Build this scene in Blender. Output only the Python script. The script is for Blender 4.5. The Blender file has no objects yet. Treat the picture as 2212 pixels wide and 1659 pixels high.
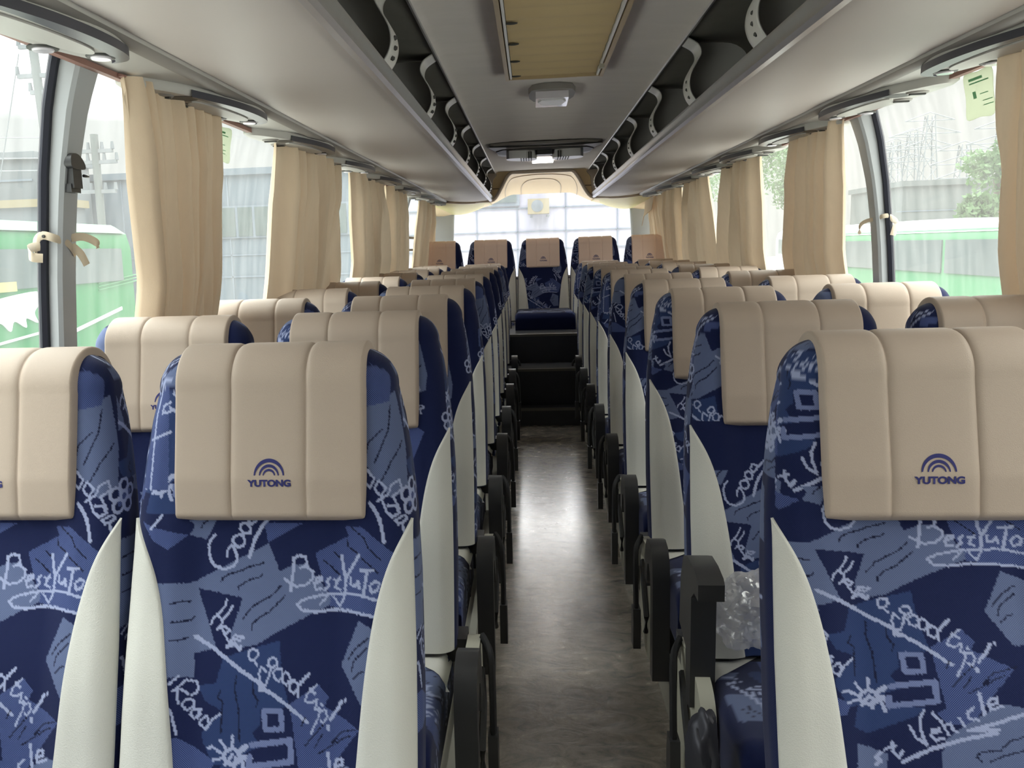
import bpy, bmesh, math, random
import numpy as np
from mathutils import Vector, Matrix
random.seed(7)
S = bpy.context.scene
C = S.collection

# ------------------------------------------------------------------ camera
F, PX, PY = 1900.0, 950.0, 830.0            # focal length and principal point for a 2212 x 1659 frame
CAMX, CAMZ = -0.10, 1.31
def cam_axes():
    vp, hs = (1149, 531), -0.033
    f = np.array([(vp[0]-PX)/F, (vp[1]-PY)/F, 1.0]); f /= np.linalg.norm(f)
    p2 = np.array([(vp[0]+1000-PX)/F, (vp[1]+1000*hs-PY)/F, 1.0])
    n = np.cross(p2, f); n /= np.linalg.norm(n)
    if n[1] > 0: n = -n
    return np.array([np.cross(f, n), f, n])
R_ = cam_axes()
cd = bpy.data.cameras.new('camera'); cam = bpy.data.objects.new('camera', cd); C.objects.link(cam)
rt, dn, fw = R_[:, 0], R_[:, 1], R_[:, 2]
cam.matrix_world = Matrix(((rt[0], -dn[0], -fw[0], CAMX), (rt[1], -dn[1], -fw[1], 0), (rt[2], -dn[2], -fw[2], CAMZ), (0, 0, 0, 1)))
cd.sensor_width = 36; cd.lens = F/2212*36
cd.shift_x = (1106-PX)/2212; cd.shift_y = (PY-829.5)/2212
cd.clip_start = .02; cd.clip_end = 500
S.camera = cam

# ------------------------------------------------------------------ sky, exposure
SKY_H, SKY_Z, SKY_F, SKY_B = .60, 7.8, .1, 9.0
S.view_settings.view_transform = 'Standard'; S.view_settings.look = 'None'
S.view_settings.gamma = 1; S.view_settings.exposure = 0.5
S.view_settings.use_curve_mapping = False
S.cycles.max_bounces = 12; S.cycles.diffuse_bounces = 6; S.cycles.transparent_max_bounces = 16
w = bpy.data.worlds.new('sky'); S.world = w; w.use_nodes = True
nt = w.node_tree; nt.nodes.clear()
def nn(t, ty, **k):
    n = t.nodes.new(ty)
    for a, b in k.items(): setattr(n, a, b)
    return n
o = nn(nt, 'ShaderNodeOutputWorld'); bg = nn(nt, 'ShaderNodeBackground')  # overcast
tc = nn(nt, 'ShaderNodeTexCoord'); sx = nn(nt, 'ShaderNodeSeparateXYZ')
nt.links.new(tc.outputs['Generated'], sx.inputs[0])
# overcast sky: dim at the horizon, brighter overhead, and an added fill glow behind the camera
m1 = nn(nt, 'ShaderNodeMapRange'); m1.inputs['From Min'].default_value = .26; m1.inputs['From Max'].default_value = .85
m1.inputs['To Min'].default_value = SKY_H; m1.inputs['To Max'].default_value = SKY_Z
nt.links.new(sx.outputs['Z'], m1.inputs['Value'])
m2 = nn(nt, 'ShaderNodeMapRange'); m2.inputs['From Min'].default_value = .35; m2.inputs['From Max'].default_value = -.95
m2.inputs['To Min'].default_value = 0; m2.inputs['To Max'].default_value = SKY_F
nt.links.new(sx.outputs['Y'], m2.inputs['Value'])
ad = nn(nt, 'ShaderNodeMath', operation='ADD'); nt.links.new(m1.outputs[0], ad.inputs[0]); nt.links.new(m2.outputs[0], ad.inputs[1])
# low bright patch added to the rear sky for glare on the floor
m3 = nn(nt, 'ShaderNodeMapRange'); m3.inputs['From Min'].default_value = .80; m3.inputs['From Max'].default_value = .97
nt.links.new(sx.outputs['Y'], m3.inputs['Value'])
m4 = nn(nt, 'ShaderNodeMapRange'); m4.inputs['From Min'].default_value = .14; m4.inputs['From Max'].default_value = .26; m4.inputs['To Max'].default_value = SKY_B
nt.links.new(sx.outputs['Z'], m4.inputs['Value'])
m5 = nn(nt, 'ShaderNodeMath', operation='MULTIPLY'); nt.links.new(m3.outputs[0], m5.inputs[0]); nt.links.new(m4.outputs[0], m5.inputs[1])
ad2 = nn(nt, 'ShaderNodeMath', operation='ADD'); nt.links.new(ad.outputs[0], ad2.inputs[0]); nt.links.new(m5.outputs[0], ad2.inputs[1])
mx = nn(nt, 'ShaderNodeMapRange'); mx.inputs['From Min'].default_value = -.7; mx.inputs['From Max'].default_value = .7
nt.links.new(sx.outputs['X'], mx.inputs['Value'])
cr = nn(nt, 'ShaderNodeMix', data_type='RGBA'); cr.inputs[6].default_value = (.97, 1.0, .985, 1); cr.inputs[7].default_value = (1.0, .985, .93, 1)
nt.links.new(mx.outputs[0], cr.inputs[0])
nt.links.new(cr.outputs[2], bg.inputs['Color']); nt.links.new(ad2.outputs[0], bg.inputs['Strength'])
nt.links.new(bg.outputs[0], o.inputs[0])

# ------------------------------------------------------------------ materials
def srgb(r, g, b, a=1):
    f = lambda c: (c/255/12.92 if c/255 <= .04045 else ((c/255+.055)/1.055)**2.4)
    return (f(r), f(g), f(b), a)
def mat(name, col, rough=.6, metal=0, spec=.5, noise=0, nscale=8, bump=0, bscale=200, stretch=None, trans=0, coat=0):
    m = bpy.data.materials.new(name); m.use_nodes = True; t = m.node_tree
    b = t.nodes['Principled BSDF']
    b.inputs['Base Color'].default_value = col; b.inputs['Roughness'].default_value = rough
    b.inputs['Metallic'].default_value = metal; b.inputs['Specular IOR Level'].default_value = spec
    b.inputs['Coat Weight'].default_value = coat
    tcn = nn(t, 'ShaderNodeTexCoord'); mp = nn(t, 'ShaderNodeMapping'); t.links.new(tcn.outputs['Object'], mp.inputs[0])
    if stretch: mp.inputs['Scale'].default_value = stretch
    if noise:
        n = nn(t, 'ShaderNodeTexNoise'); n.inputs['Scale'].default_value = nscale; n.inputs['Detail'].default_value = 5
        t.links.new(mp.outputs[0], n.inputs['Vector'])
        x = nn(t, 'ShaderNodeMix', data_type='RGBA')
        x.inputs[6].default_value = tuple(c*(1-noise) for c in col[:3])+(1,)
        x.inputs[7].default_value = tuple(min(1, c*(1+noise)) for c in col[:3])+(1,)
        t.links.new(n.outputs['Fac'], x.inputs[0]); t.links.new(x.outputs[2], b.inputs['Base Color'])
    if bump:
        n = nn(t, 'ShaderNodeTexNoise'); n.inputs['Scale'].default_value = bscale; n.inputs['Detail'].default_value = 3
        t.links.new(mp.outputs[0], n.inputs['Vector'])
        bp = nn(t, 'ShaderNodeBump'); bp.inputs['Strength'].default_value = bump; bp.inputs['Distance'].default_value = .002
        t.links.new(n.outputs['Fac'], bp.inputs['Height']); t.links.new(bp.outputs[0], b.inputs['Normal'])
    if trans:
        tr = nn(t, 'ShaderNodeBsdfTranslucent'); tr.inputs[0].default_value = col
        ms = nn(t, 'ShaderNodeMixShader'); ms.inputs[0].default_value = trans
        t.links.new(b.outputs[0], ms.inputs[1]); t.links.new(tr.outputs[0], ms.inputs[2])
        t.links.new(ms.outputs[0], t.nodes['Material Output'].inputs[0])
    return m
def glass_mat(name, tint, haze, hazecol=(1, 1, 1, 1)):
    m = bpy.data.materials.new(name); m.use_nodes = True; t = m.node_tree; t.nodes.clear()
    out = nn(t, 'ShaderNodeOutputMaterial')
    tr = nn(t, 'ShaderNodeBsdfTransparent'); tr.inputs[0].default_value = tint
    tl = nn(t, 'ShaderNodeBsdfTranslucent'); tl.inputs[0].default_value = hazecol
    gl = nn(t, 'ShaderNodeBsdfGlossy'); gl.inputs['Roughness'].default_value = .05; gl.inputs['Color'].default_value = (1, 1, 1, 1)
    tcn = nn(t, 'ShaderNodeTexCoord')
    # wet streaks and droplets on the pane
    mp = nn(t, 'ShaderNodeMapping'); mp.inputs['Scale'].default_value = (14, 14, 2.2); t.links.new(tcn.outputs['Object'], mp.inputs[0])
    n = nn(t, 'ShaderNodeTexNoise'); n.inputs['Scale'].default_value = 1.5; n.inputs['Detail'].default_value = 6; t.links.new(mp.outputs[0], n.inputs['Vector'])
    r = nn(t, 'ShaderNodeMapRange'); r.inputs['From Min'].default_value = .35; r.inputs['From Max'].default_value = .7
    r.inputs['To Min'].default_value = haze*.75; r.inputs['To Max'].default_value = haze*1.3
    t.links.new(n.outputs['Fac'], r.inputs['Value'])
    a = nn(t, 'ShaderNodeMixShader'); t.links.new(r.outputs[0], a.inputs[0]); t.links.new(tr.outputs[0], a.inputs[1]); t.links.new(tl.outputs[0], a.inputs[2])
    b = nn(t, 'ShaderNodeMixShader'); b.inputs[0].default_value = .035
    t.links.new(a.outputs[0], b.inputs[1]); t.links.new(gl.outputs[0], b.inputs[2]); t.links.new(b.outputs[0], out.inputs[0])
    return m
M = {}
M['glass'] = glass_mat('tinted_glass', (.79, .825, .81, 1), .085)
M['glass_rear'] = glass_mat('rear_glass', (.9, .9, .94, 1), .08)
M['cover'] = mat('beige_headrest_vinyl', srgb(188, 171, 156), .5, noise=.04, nscale=6, bump=.25, bscale=900, spec=.35)
M['cover_rear'] = mat('lightened_rose_beige_vinyl', srgb(240, 214, 198), .5, noise=.04, nscale=6, spec=.35)  # rosier vinyl, lightened to make up for weak light at the rear
M['white'] = mat('off_white_leather', srgb(212, 211, 204), .48, noise=.05, nscale=5, bump=.35, bscale=500, spec=.4)
M['emb'] = mat('navy_embroidery', srgb(40, 42, 110), .7)
M['black'] = mat('black_plastic', srgb(54, 54, 56), .36, noise=.1, nscale=20, bump=.15, bscale=700, spec=.5)
M['webbing'] = mat('black_seat_belt_webbing', srgb(30, 30, 33), .7)
M['beigepl'] = mat('beige_grey_plastic', srgb(176, 174, 160), .5, noise=.05)
M['felt'] = mat('grey_ceiling_felt', srgb(222, 216, 212), .85, noise=.08, nscale=4, bump=.3, bscale=300, stretch=(1, 3, 1), spec=.2)
M['under'] = mat('grey_rack_underside_laminate', srgb(196, 188, 184), .5, noise=.05, nscale=2.5, spec=.35)
M['duct'] = mat('light_grey_duct_plastic', srgb(186, 184, 180), .45, noise=.04)
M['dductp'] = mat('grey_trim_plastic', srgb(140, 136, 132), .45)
M['crescent'] = mat('dark_slate_plastic', srgb(62, 62, 72), .35)
M['alu'] = mat('brushed_aluminium', srgb(190, 190, 196), .32, metal=.85, noise=.05, nscale=30)
M['rackin'] = mat('dark_grey_rack_carpet', srgb(112, 110, 104), .9, noise=.15, nscale=12, bump=.3)
M['bracket'] = mat('grey_bracket_plastic', srgb(190, 188, 186), .4)
M['pillar'] = mat('grey_pillar_plastic', srgb(176, 180, 184), .5, noise=.03)
M['seal'] = mat('black_rubber_seal', srgb(28, 30, 44), .5)
M['wallp'] = mat('grey_wall_carpet', srgb(150, 148, 144), .85, noise=.08)
M['curtain'] = mat('beige_curtain_cloth', srgb(216, 196, 172), .85, noise=.06, nscale=40, bump=.2, bscale=800, stretch=(1, 1, .2), trans=.10, spec=.1)
M['hem'] = mat('red_brown_curtain_rail', srgb(146, 108, 98), .6)
M['blind'] = mat('olive_tan_blind_cloth', srgb(198, 176, 134), .8, noise=.06, nscale=3, bump=.3, bscale=120, stretch=(.3, 4, 1))
M['tan'] = mat('tan_anodised_frame', srgb(190, 172, 140), .35, metal=.3)
M['cream'] = mat('cream_moulded_lining', srgb(232, 208, 172), .5, noise=.03)
M['yellowcream'] = mat('yellowish_cream_lining', srgb(214, 204, 150), .5, noise=.04)
M['brown'] = mat('taupe_bulkhead_plastic', srgb(190, 176, 160), .5)
M['whitepl'] = mat('white_plastic', srgb(226, 226, 228), .3)
M['lens'] = mat('frosted_lamp_lens', srgb(222, 218, 226), .15, coat=.5)
M['dark'] = mat('dark_step_rubber', srgb(64, 66, 72), .5, noise=.15, nscale=6)
M['stepedge'] = mat('worn_metal_nosing', srgb(120, 118, 112), .4, metal=.6)
M['podium'] = mat('pale_grey_podium_trim', srgb(184, 182, 172), .45, noise=.08)
M['vent'] = mat('dark_vent_grille', srgb(62, 62, 60), .5)
M['tie'] = mat('cream_curtain_tie', srgb(222, 208, 186), .8, trans=.2)
M['green'] = mat('bright_green_bus_paint', srgb(20, 98, 54), .5, noise=.1, nscale=2, spec=.2)
M['green2'] = mat('pale_green_bus_paint', srgb(66, 122, 84), .5, spec=.2)
M['buswin'] = mat('smoky_bus_window_glass', srgb(74, 86, 86), .3, noise=.2, nscale=3, spec=.3)
M['buswhite'] = mat('white_bus_paint', srgb(196, 198, 204), .4)
M['busyellow'] = mat('pale_yellow_board', srgb(160, 152, 92), .6)
M['bldg'] = mat('pale_grey_render', srgb(92, 99, 104), .8, noise=.06, nscale=1.5)
M['bldg2'] = mat('grey_blue_sheet_metal_wall', srgb(84, 96, 106), .7, noise=.05, nscale=1.5)
M['bldgline'] = mat('slate_panel_joint', srgb(96, 108, 120), .7)
M['bldgcream'] = mat('cream_fascia', srgb(120, 112, 86), .7)
M['rearb'] = mat('white_tiled_facade', srgb(150, 150, 164), .7, noise=.04, nscale=2)
M['rearl'] = mat('grey_tile_joint', srgb(112, 112, 126), .7)
M['conc'] = mat('weathered_concrete', srgb(88, 94, 94), .8, noise=.1)
M['metal'] = mat('galvanised_steel', srgb(110, 116, 120), .5, metal=.3)
M['leaf'] = mat('pale_green_foliage', srgb(82, 110, 70), .7, noise=.25, nscale=3, trans=.3)
M['bark'] = mat('grey_bark', srgb(96, 90, 80), .9)
M['ground'] = mat('pale_concrete_yard', srgb(186, 186, 180), .9, noise=.1, nscale=.6)
M['sticker'] = mat('pale_green_sticker_film', srgb(196, 200, 186), .5, trans=.85)
M['stickerink'] = mat('green_sticker_ink', srgb(140, 190, 158), .5, trans=.4)

M['glowpanel'] = mat('white_panel_added_glow', srgb(240, 232, 226), .4)
M['glowpanel'].node_tree.nodes['Principled BSDF'].inputs['Emission Color'].default_value = (1, .93, .86, 1)
M['glowpanel'].node_tree.nodes['Principled BSDF'].inputs['Emission Strength'].default_value = 6.0  # glow added to the white ceiling panel to brighten the rear seats
# clear crumpled plastic
def plastic_bag():
    m = bpy.data.materials.new('clear_plastic_film'); m.use_nodes = True; t = m.node_tree; t.nodes.clear()
    out = nn(t, 'ShaderNodeOutputMaterial'); tr = nn(t, 'ShaderNodeBsdfTransparent'); df = nn(t, 'ShaderNodeBsdfTranslucent'); gl = nn(t, 'ShaderNodeBsdfGlossy')
    d2 = nn(t, 'ShaderNodeBsdfDiffuse'); d2.inputs[0].default_value = (.95, .95, .97, 1)
    gl.inputs['Roughness'].default_value = .12; df.inputs[0].default_value = (.9, .9, .93, 1); tr.inputs[0].default_value = (.93, .93, .95, 1)
    a = nn(t, 'ShaderNodeMixShader'); a.inputs[0].default_value = .5; t.links.new(df.outputs[0], a.inputs[1]); t.links.new(d2.outputs[0], a.inputs[2])
    b = nn(t, 'ShaderNodeMixShader'); b.inputs[0].default_value = .42; t.links.new(tr.outputs[0], b.inputs[1]); t.links.new(a.outputs[0], b.inputs[2])
    c = nn(t, 'ShaderNodeMixShader'); c.inputs[0].default_value = .10; t.links.new(b.outputs[0], c.inputs[1]); t.links.new(gl.outputs[0], c.inputs[2])
    t.links.new(c.outputs[0], out.inputs[0]); return m
M['bag'] = plastic_bag()

# floor: dark vinyl with scuffs and swirls
def floor_mat():
    m = bpy.data.materials.new('dark_scuffed_vinyl'); m.use_nodes = True; t = m.node_tree; b = t.nodes['Principled BSDF']
    tcn = nn(t, 'ShaderNodeTexCoord'); mp = nn(t, 'ShaderNodeMapping'); mp.inputs['Scale'].default_value = (4, 7, 1); t.links.new(tcn.outputs['Object'], mp.inputs[0])
    n = nn(t, 'ShaderNodeTexNoise'); n.inputs['Scale'].default_value = 2.4; n.inputs['Detail'].default_value = 10; n.inputs['Roughness'].default_value = .7; n.inputs['Distortion'].default_value = 1.2
    t.links.new(mp.outputs[0], n.inputs['Vector'])
    r = nn(t, 'ShaderNodeValToRGB'); e = r.color_ramp.elements
    e[0].position = .3; e[0].color = srgb(102, 101, 100); e[1].position = .70; e[1].color = srgb(198, 186, 172)
    t.links.new(n.outputs['Fac'], r.inputs[0]); t.links.new(r.outputs[0], b.inputs['Base Color'])
    q = nn(t, 'ShaderNodeMapRange'); q.inputs['To Min'].default_value = .16; q.inputs['To Max'].default_value = .34
    t.links.new(n.outputs['Fac'], q.inputs['Value']); t.links.new(q.outputs[0], b.inputs['Roughness'])
    b.inputs['Specular IOR Level'].default_value = .8; b.inputs['Coat Weight'].default_value = 1.0; b.inputs['Coat Roughness'].default_value = .2
    bp = nn(t, 'ShaderNodeBump'); bp.inputs['Strength'].default_value = .4; bp.inputs['Distance'].default_value = .004
    t.links.new(n.outputs['Fac'], bp.inputs['Height']); t.links.new(bp.outputs[0], b.inputs['Normal'])
    return m
M['floor'] = floor_mat()

# woven seat fabric: the motif comes from a per-vertex weave attribute, the thread from sine waves in UV metres
def fabric_mat():
    m = bpy.data.materials.new('blue_patchwork_moquette'); m.use_nodes = True; t = m.node_tree; b = t.nodes['Principled BSDF']
    at = nn(t, 'ShaderNodeAttribute', attribute_name='weave'); uv = nn(t, 'ShaderNodeUVMap', uv_map='UVMap')
    sp = nn(t, 'ShaderNodeSeparateXYZ'); t.links.new(uv.outputs[0], sp.inputs[0])
    def wave(src, k):
        a = nn(t, 'ShaderNodeMath', operation='MULTIPLY'); a.inputs[1].default_value = k; t.links.new(src, a.inputs[0])
        s = nn(t, 'ShaderNodeMath', operation='SINE'); t.links.new(a.outputs[0], s.inputs[0]); return s.outputs[0]
    mu = nn(t, 'ShaderNodeMath', operation='MULTIPLY'); t.links.new(wave(sp.outputs[0], 2000), mu.inputs[0]); t.links.new(wave(sp.outputs[1], 2000), mu.inputs[1])
    mr = nn(t, 'ShaderNodeMapRange'); mr.inputs['From Min'].default_value = -.25; mr.inputs['From Max'].default_value = .25
    t.links.new(mu.outputs[0], mr.inputs['Value'])
    fa = nn(t, 'ShaderNodeMath', operation='MULTIPLY'); t.links.new(mr.outputs[0], fa.inputs[0]); t.links.new(at.outputs['Alpha'], fa.inputs[1])
    x = nn(t, 'ShaderNodeMix', data_type='RGBA'); x.inputs[7].default_value = srgb(20, 32, 88)
    t.links.new(fa.outputs[0], x.inputs[0]); t.links.new(at.outputs['Color'], x.inputs[6]); t.links.new(x.outputs[2], b.inputs['Base Color'])
    b.inputs['Roughness'].default_value = .85; b.inputs['Specular IOR Level'].default_value = .2
    b.inputs['Sheen Weight'].default_value = .15
    bp = nn(t, 'ShaderNodeBump'); bp.inputs['Strength'].default_value = .25; bp.inputs['Distance'].default_value = .001
    t.links.new(mu.outputs[0], bp.inputs['Height']); t.links.new(bp.outputs[0], b.inputs['Normal'])
    return m
M['fabric'] = fabric_mat()

# ------------------------------------------------------------------ mesh helpers
def mesh(name, verts, faces, m, smooth=True):
    me = bpy.data.meshes.new(name); me.from_pydata([tuple(map(float, v)) for v in verts], [], faces); me.update()
    if m is not None: me.materials.append(M[m] if isinstance(m, str) else m)
    if smooth: me.polygons.foreach_set('use_smooth', [True]*len(me.polygons))
    return me
def put(name, me, parent=None, loc=None, label=None):
    o = bpy.data.objects.new(name, me); C.objects.link(o)
    if parent: o.parent = parent
    if loc: o.location = loc
    if label: o['label'] = label
    return o
def empty(name, loc=(0, 0, 0)):
    o = bpy.data.objects.new(name, None); C.objects.link(o); o.location = loc; o.empty_display_size = .1; return o
def tag(o, label=None, cat=None, group=None, kind=None):
    if label: o['label'] = label
    if cat: o['category'] = cat
    if group: o['group'] = group
    if kind: o['kind'] = kind
    return o
def gridm(name, P, m, smooth=True, closeu=False, flip=False):
    P = np.asarray(P, float); nu, nv = P.shape[:2]
    idx = np.arange(nu*nv).reshape(nu, nv)
    if closeu: idx = np.vstack([idx, idx[:1]])
    a, b, c, d = idx[:-1, :-1].ravel(), idx[1:, :-1].ravel(), idx[1:, 1:].ravel(), idx[:-1, 1:].ravel()
    f = np.stack([a, b, c, d] if not flip else [d, c, b, a], 1)
    return mesh(name, P.reshape(-1, 3), f.tolist(), m, smooth)
def finish(bm, name, m, smooth=False, bevel=0, seg=2, ang=True):
    if bevel:
        es = [e for e in bm.edges if len(e.link_faces) == 2 and e.calc_face_angle(0) > .5]
        bmesh.ops.bevel(bm, geom=es, offset=bevel, segments=seg, affect='EDGES', profile=.6, clamp_overlap=True)
    bmesh.ops.recalc_face_normals(bm, faces=bm.faces)
    me = bpy.data.meshes.new(name); bm.to_mesh(me); bm.free()
    me.materials.append(M[m] if isinstance(m, str) else m)
    if smooth:
        me.polygons.foreach_set('use_smooth', [True]*len(me.polygons))
        me.set_sharp_from_angle(angle=math.radians(38))
    return me
def add_box(bm, x0, x1, y0, y1, z0, z1):
    v = [bm.verts.new(p) for p in ((x0, y0, z0), (x1, y0, z0), (x1, y1, z0), (x0, y1, z0), (x0, y0, z1), (x1, y0, z1), (x1, y1, z1), (x0, y1, z1))]
    for q in ((0, 3, 2, 1), (4, 5, 6, 7), (0, 1, 5, 4), (1, 2, 6, 5), (2, 3, 7, 6), (3, 0, 4, 7)): bm.faces.new([v[i] for i in q])
def boxes(name, bs, m, bevel=.003, smooth=True):
    bm = bmesh.new()
    for b in bs: add_box(bm, *b)
    return finish(bm, name, m, smooth, bevel)
def prism(name, poly, axis, lo, hi, m, bevel=.003, seg=2, smooth=True, mp=None):
    """poly of 2-D points swept along an axis ('x','y','z')"""
    bm = bmesh.new()
    def P(a, b, c):
        return {'x': (c, a, b), 'y': (a, c, b), 'z': (a, b, c)}[axis]
    A = [bm.verts.new(P(a, b, lo)) for a, b in poly]; B = [bm.verts.new(P(a, b, hi)) for a, b in poly]
    n = len(poly); bm.faces.new(A); bm.faces.new(B[::-1])
    for i in range(n): bm.faces.new([A[i], B[i], B[(i+1) % n], A[(i+1) % n]])
    return finish(bm, name, m, smooth, bevel, seg)
def smoothpoly(pts, n=6, closed=True):
    out = []; N = len(pts); R = range(N if closed else N-1)
    for i in R:
        p = [np.array(pts[(i+k) % N] if closed else pts[min(max(i+k, 0), N-1)], float) for k in (-1, 0, 1, 2)]
        for j in range(n):
            t = j/n
            out.append(tuple(.5*((2*p[1])+(-p[0]+p[2])*t+(2*p[0]-5*p[1]+4*p[2]-p[3])*t*t+(-p[0]+3*p[1]-3*p[2]+p[3])*t**3)))
    if not closed: out.append(tuple(pts[-1]))
    return out
def tube(name, pts, r, m, n=8, flat=None):
    pts = [Vector(p) for p in pts]; rows = []
    up0 = Vector((0, 0, 1))
    for i, p in enumerate(pts):
        d = (pts[min(i+1, len(pts)-1)]-pts[max(i-1, 0)]).normalized()
        u = d.cross(up0); u = u.normalized() if u.length > 1e-4 else Vector((1, 0, 0))
        if flat: u = Vector(flat[2]); u = (u-d*u.dot(d)).normalized()
        v = d.cross(u)
        a, b = (flat[0], flat[1]) if flat else (r, r)
        rows.append([p+u*a*math.cos(2*math.pi*k/n)+v*b*math.sin(2*math.pi*k/n) for k in range(n)])
    vs = [q for row in rows for q in row]; fs = []
    for i in range(len(rows)-1):
        for k in range(n): fs.append((i*n+k, i*n+(k+1) % n, (i+1)*n+(k+1) % n, (i+1)*n+k))
    fs.append(tuple(range(n))[::-1]); fs.append(tuple((len(rows)-1)*n+k for k in range(n)))
    me = mesh(name, vs, fs, m); me.set_sharp_from_angle(angle=math.radians(50)); return me
def cyl(name, c, r, h, axis, m, n=20, bevel=.001, r2=None):
    bm = bmesh.new(); bmesh.ops.create_cone(bm, cap_ends=True, segments=n, radius1=r, radius2=r if r2 is None else r2, depth=h)
    rot = {'z': Matrix.Identity(3), 'x': Matrix.Rotation(math.pi/2, 3, 'Y'), 'y': Matrix.Rotation(math.pi/2, 3, 'X')}[axis]
    for v in bm.verts: v.co = rot @ v.co + Vector(c)
    return finish(bm, name, m, True, bevel, 1)
# ------------------------------------------------------------------ seat fabric motif (mm, seat-local)
PATCH=[[2,[-156,799,-125,798,-3,856,15,814,37,824,60,825,71,810,84,796,98,777,98,766,70,754,14,727,-19,708,-40,705,-83,703,-117,696,-115,662,-147,665,-184,664,-191,799]],[0,[-117,789,-43,775,-59,727,-61,703,-83,704]],[4,[73,842,127,868,120,882,148,884,196,848,223,827,197,755,167,755,132,759,98,765,98,777,84,806,77,827]],[2,[-133,893,-89,893,-106,862,-132,870,-124,883]],[4,[-212,891,-190,883,-135,871,-165,850,-189,862]],[4,[-11,888,50,886,-5,858]],[1,[-70,689,-48,697,19,715,25,662,36,627,31,620,-8,617,-8,594,-21,583,-8,562,-30,555,-38,536,-83,535,-100,569,-101,581,-68,612,-96,627,-109,650,-81,653]],[4,[39,626,83,654,99,637,93,623,148,595,109,544,86,507,57,506,41,607]],[2,[145,748,118,683,151,631,196,632,195,724]],[4,[-165,578,-139,576,-80,540,-87,524,-161,522]],[2,[50,483,77,507,128,541,158,535,171,442,42,431,42,455]],[4,[40,525,60,536,98,557,77,507,50,510]],[1,[-68,537,24,533,10,518,-58,490,-77,502]],[2,[-72,475,-31,458,-33,429,-75,427]],[2,[154,1067,210,1088,231,982,227,940,195,927,151,983]],[4,[-207,1079,-169,1108,-167,942,-219,942]],[4,[146,1132,181,1145,203,1124,195,1074,146,1067]]]
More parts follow.
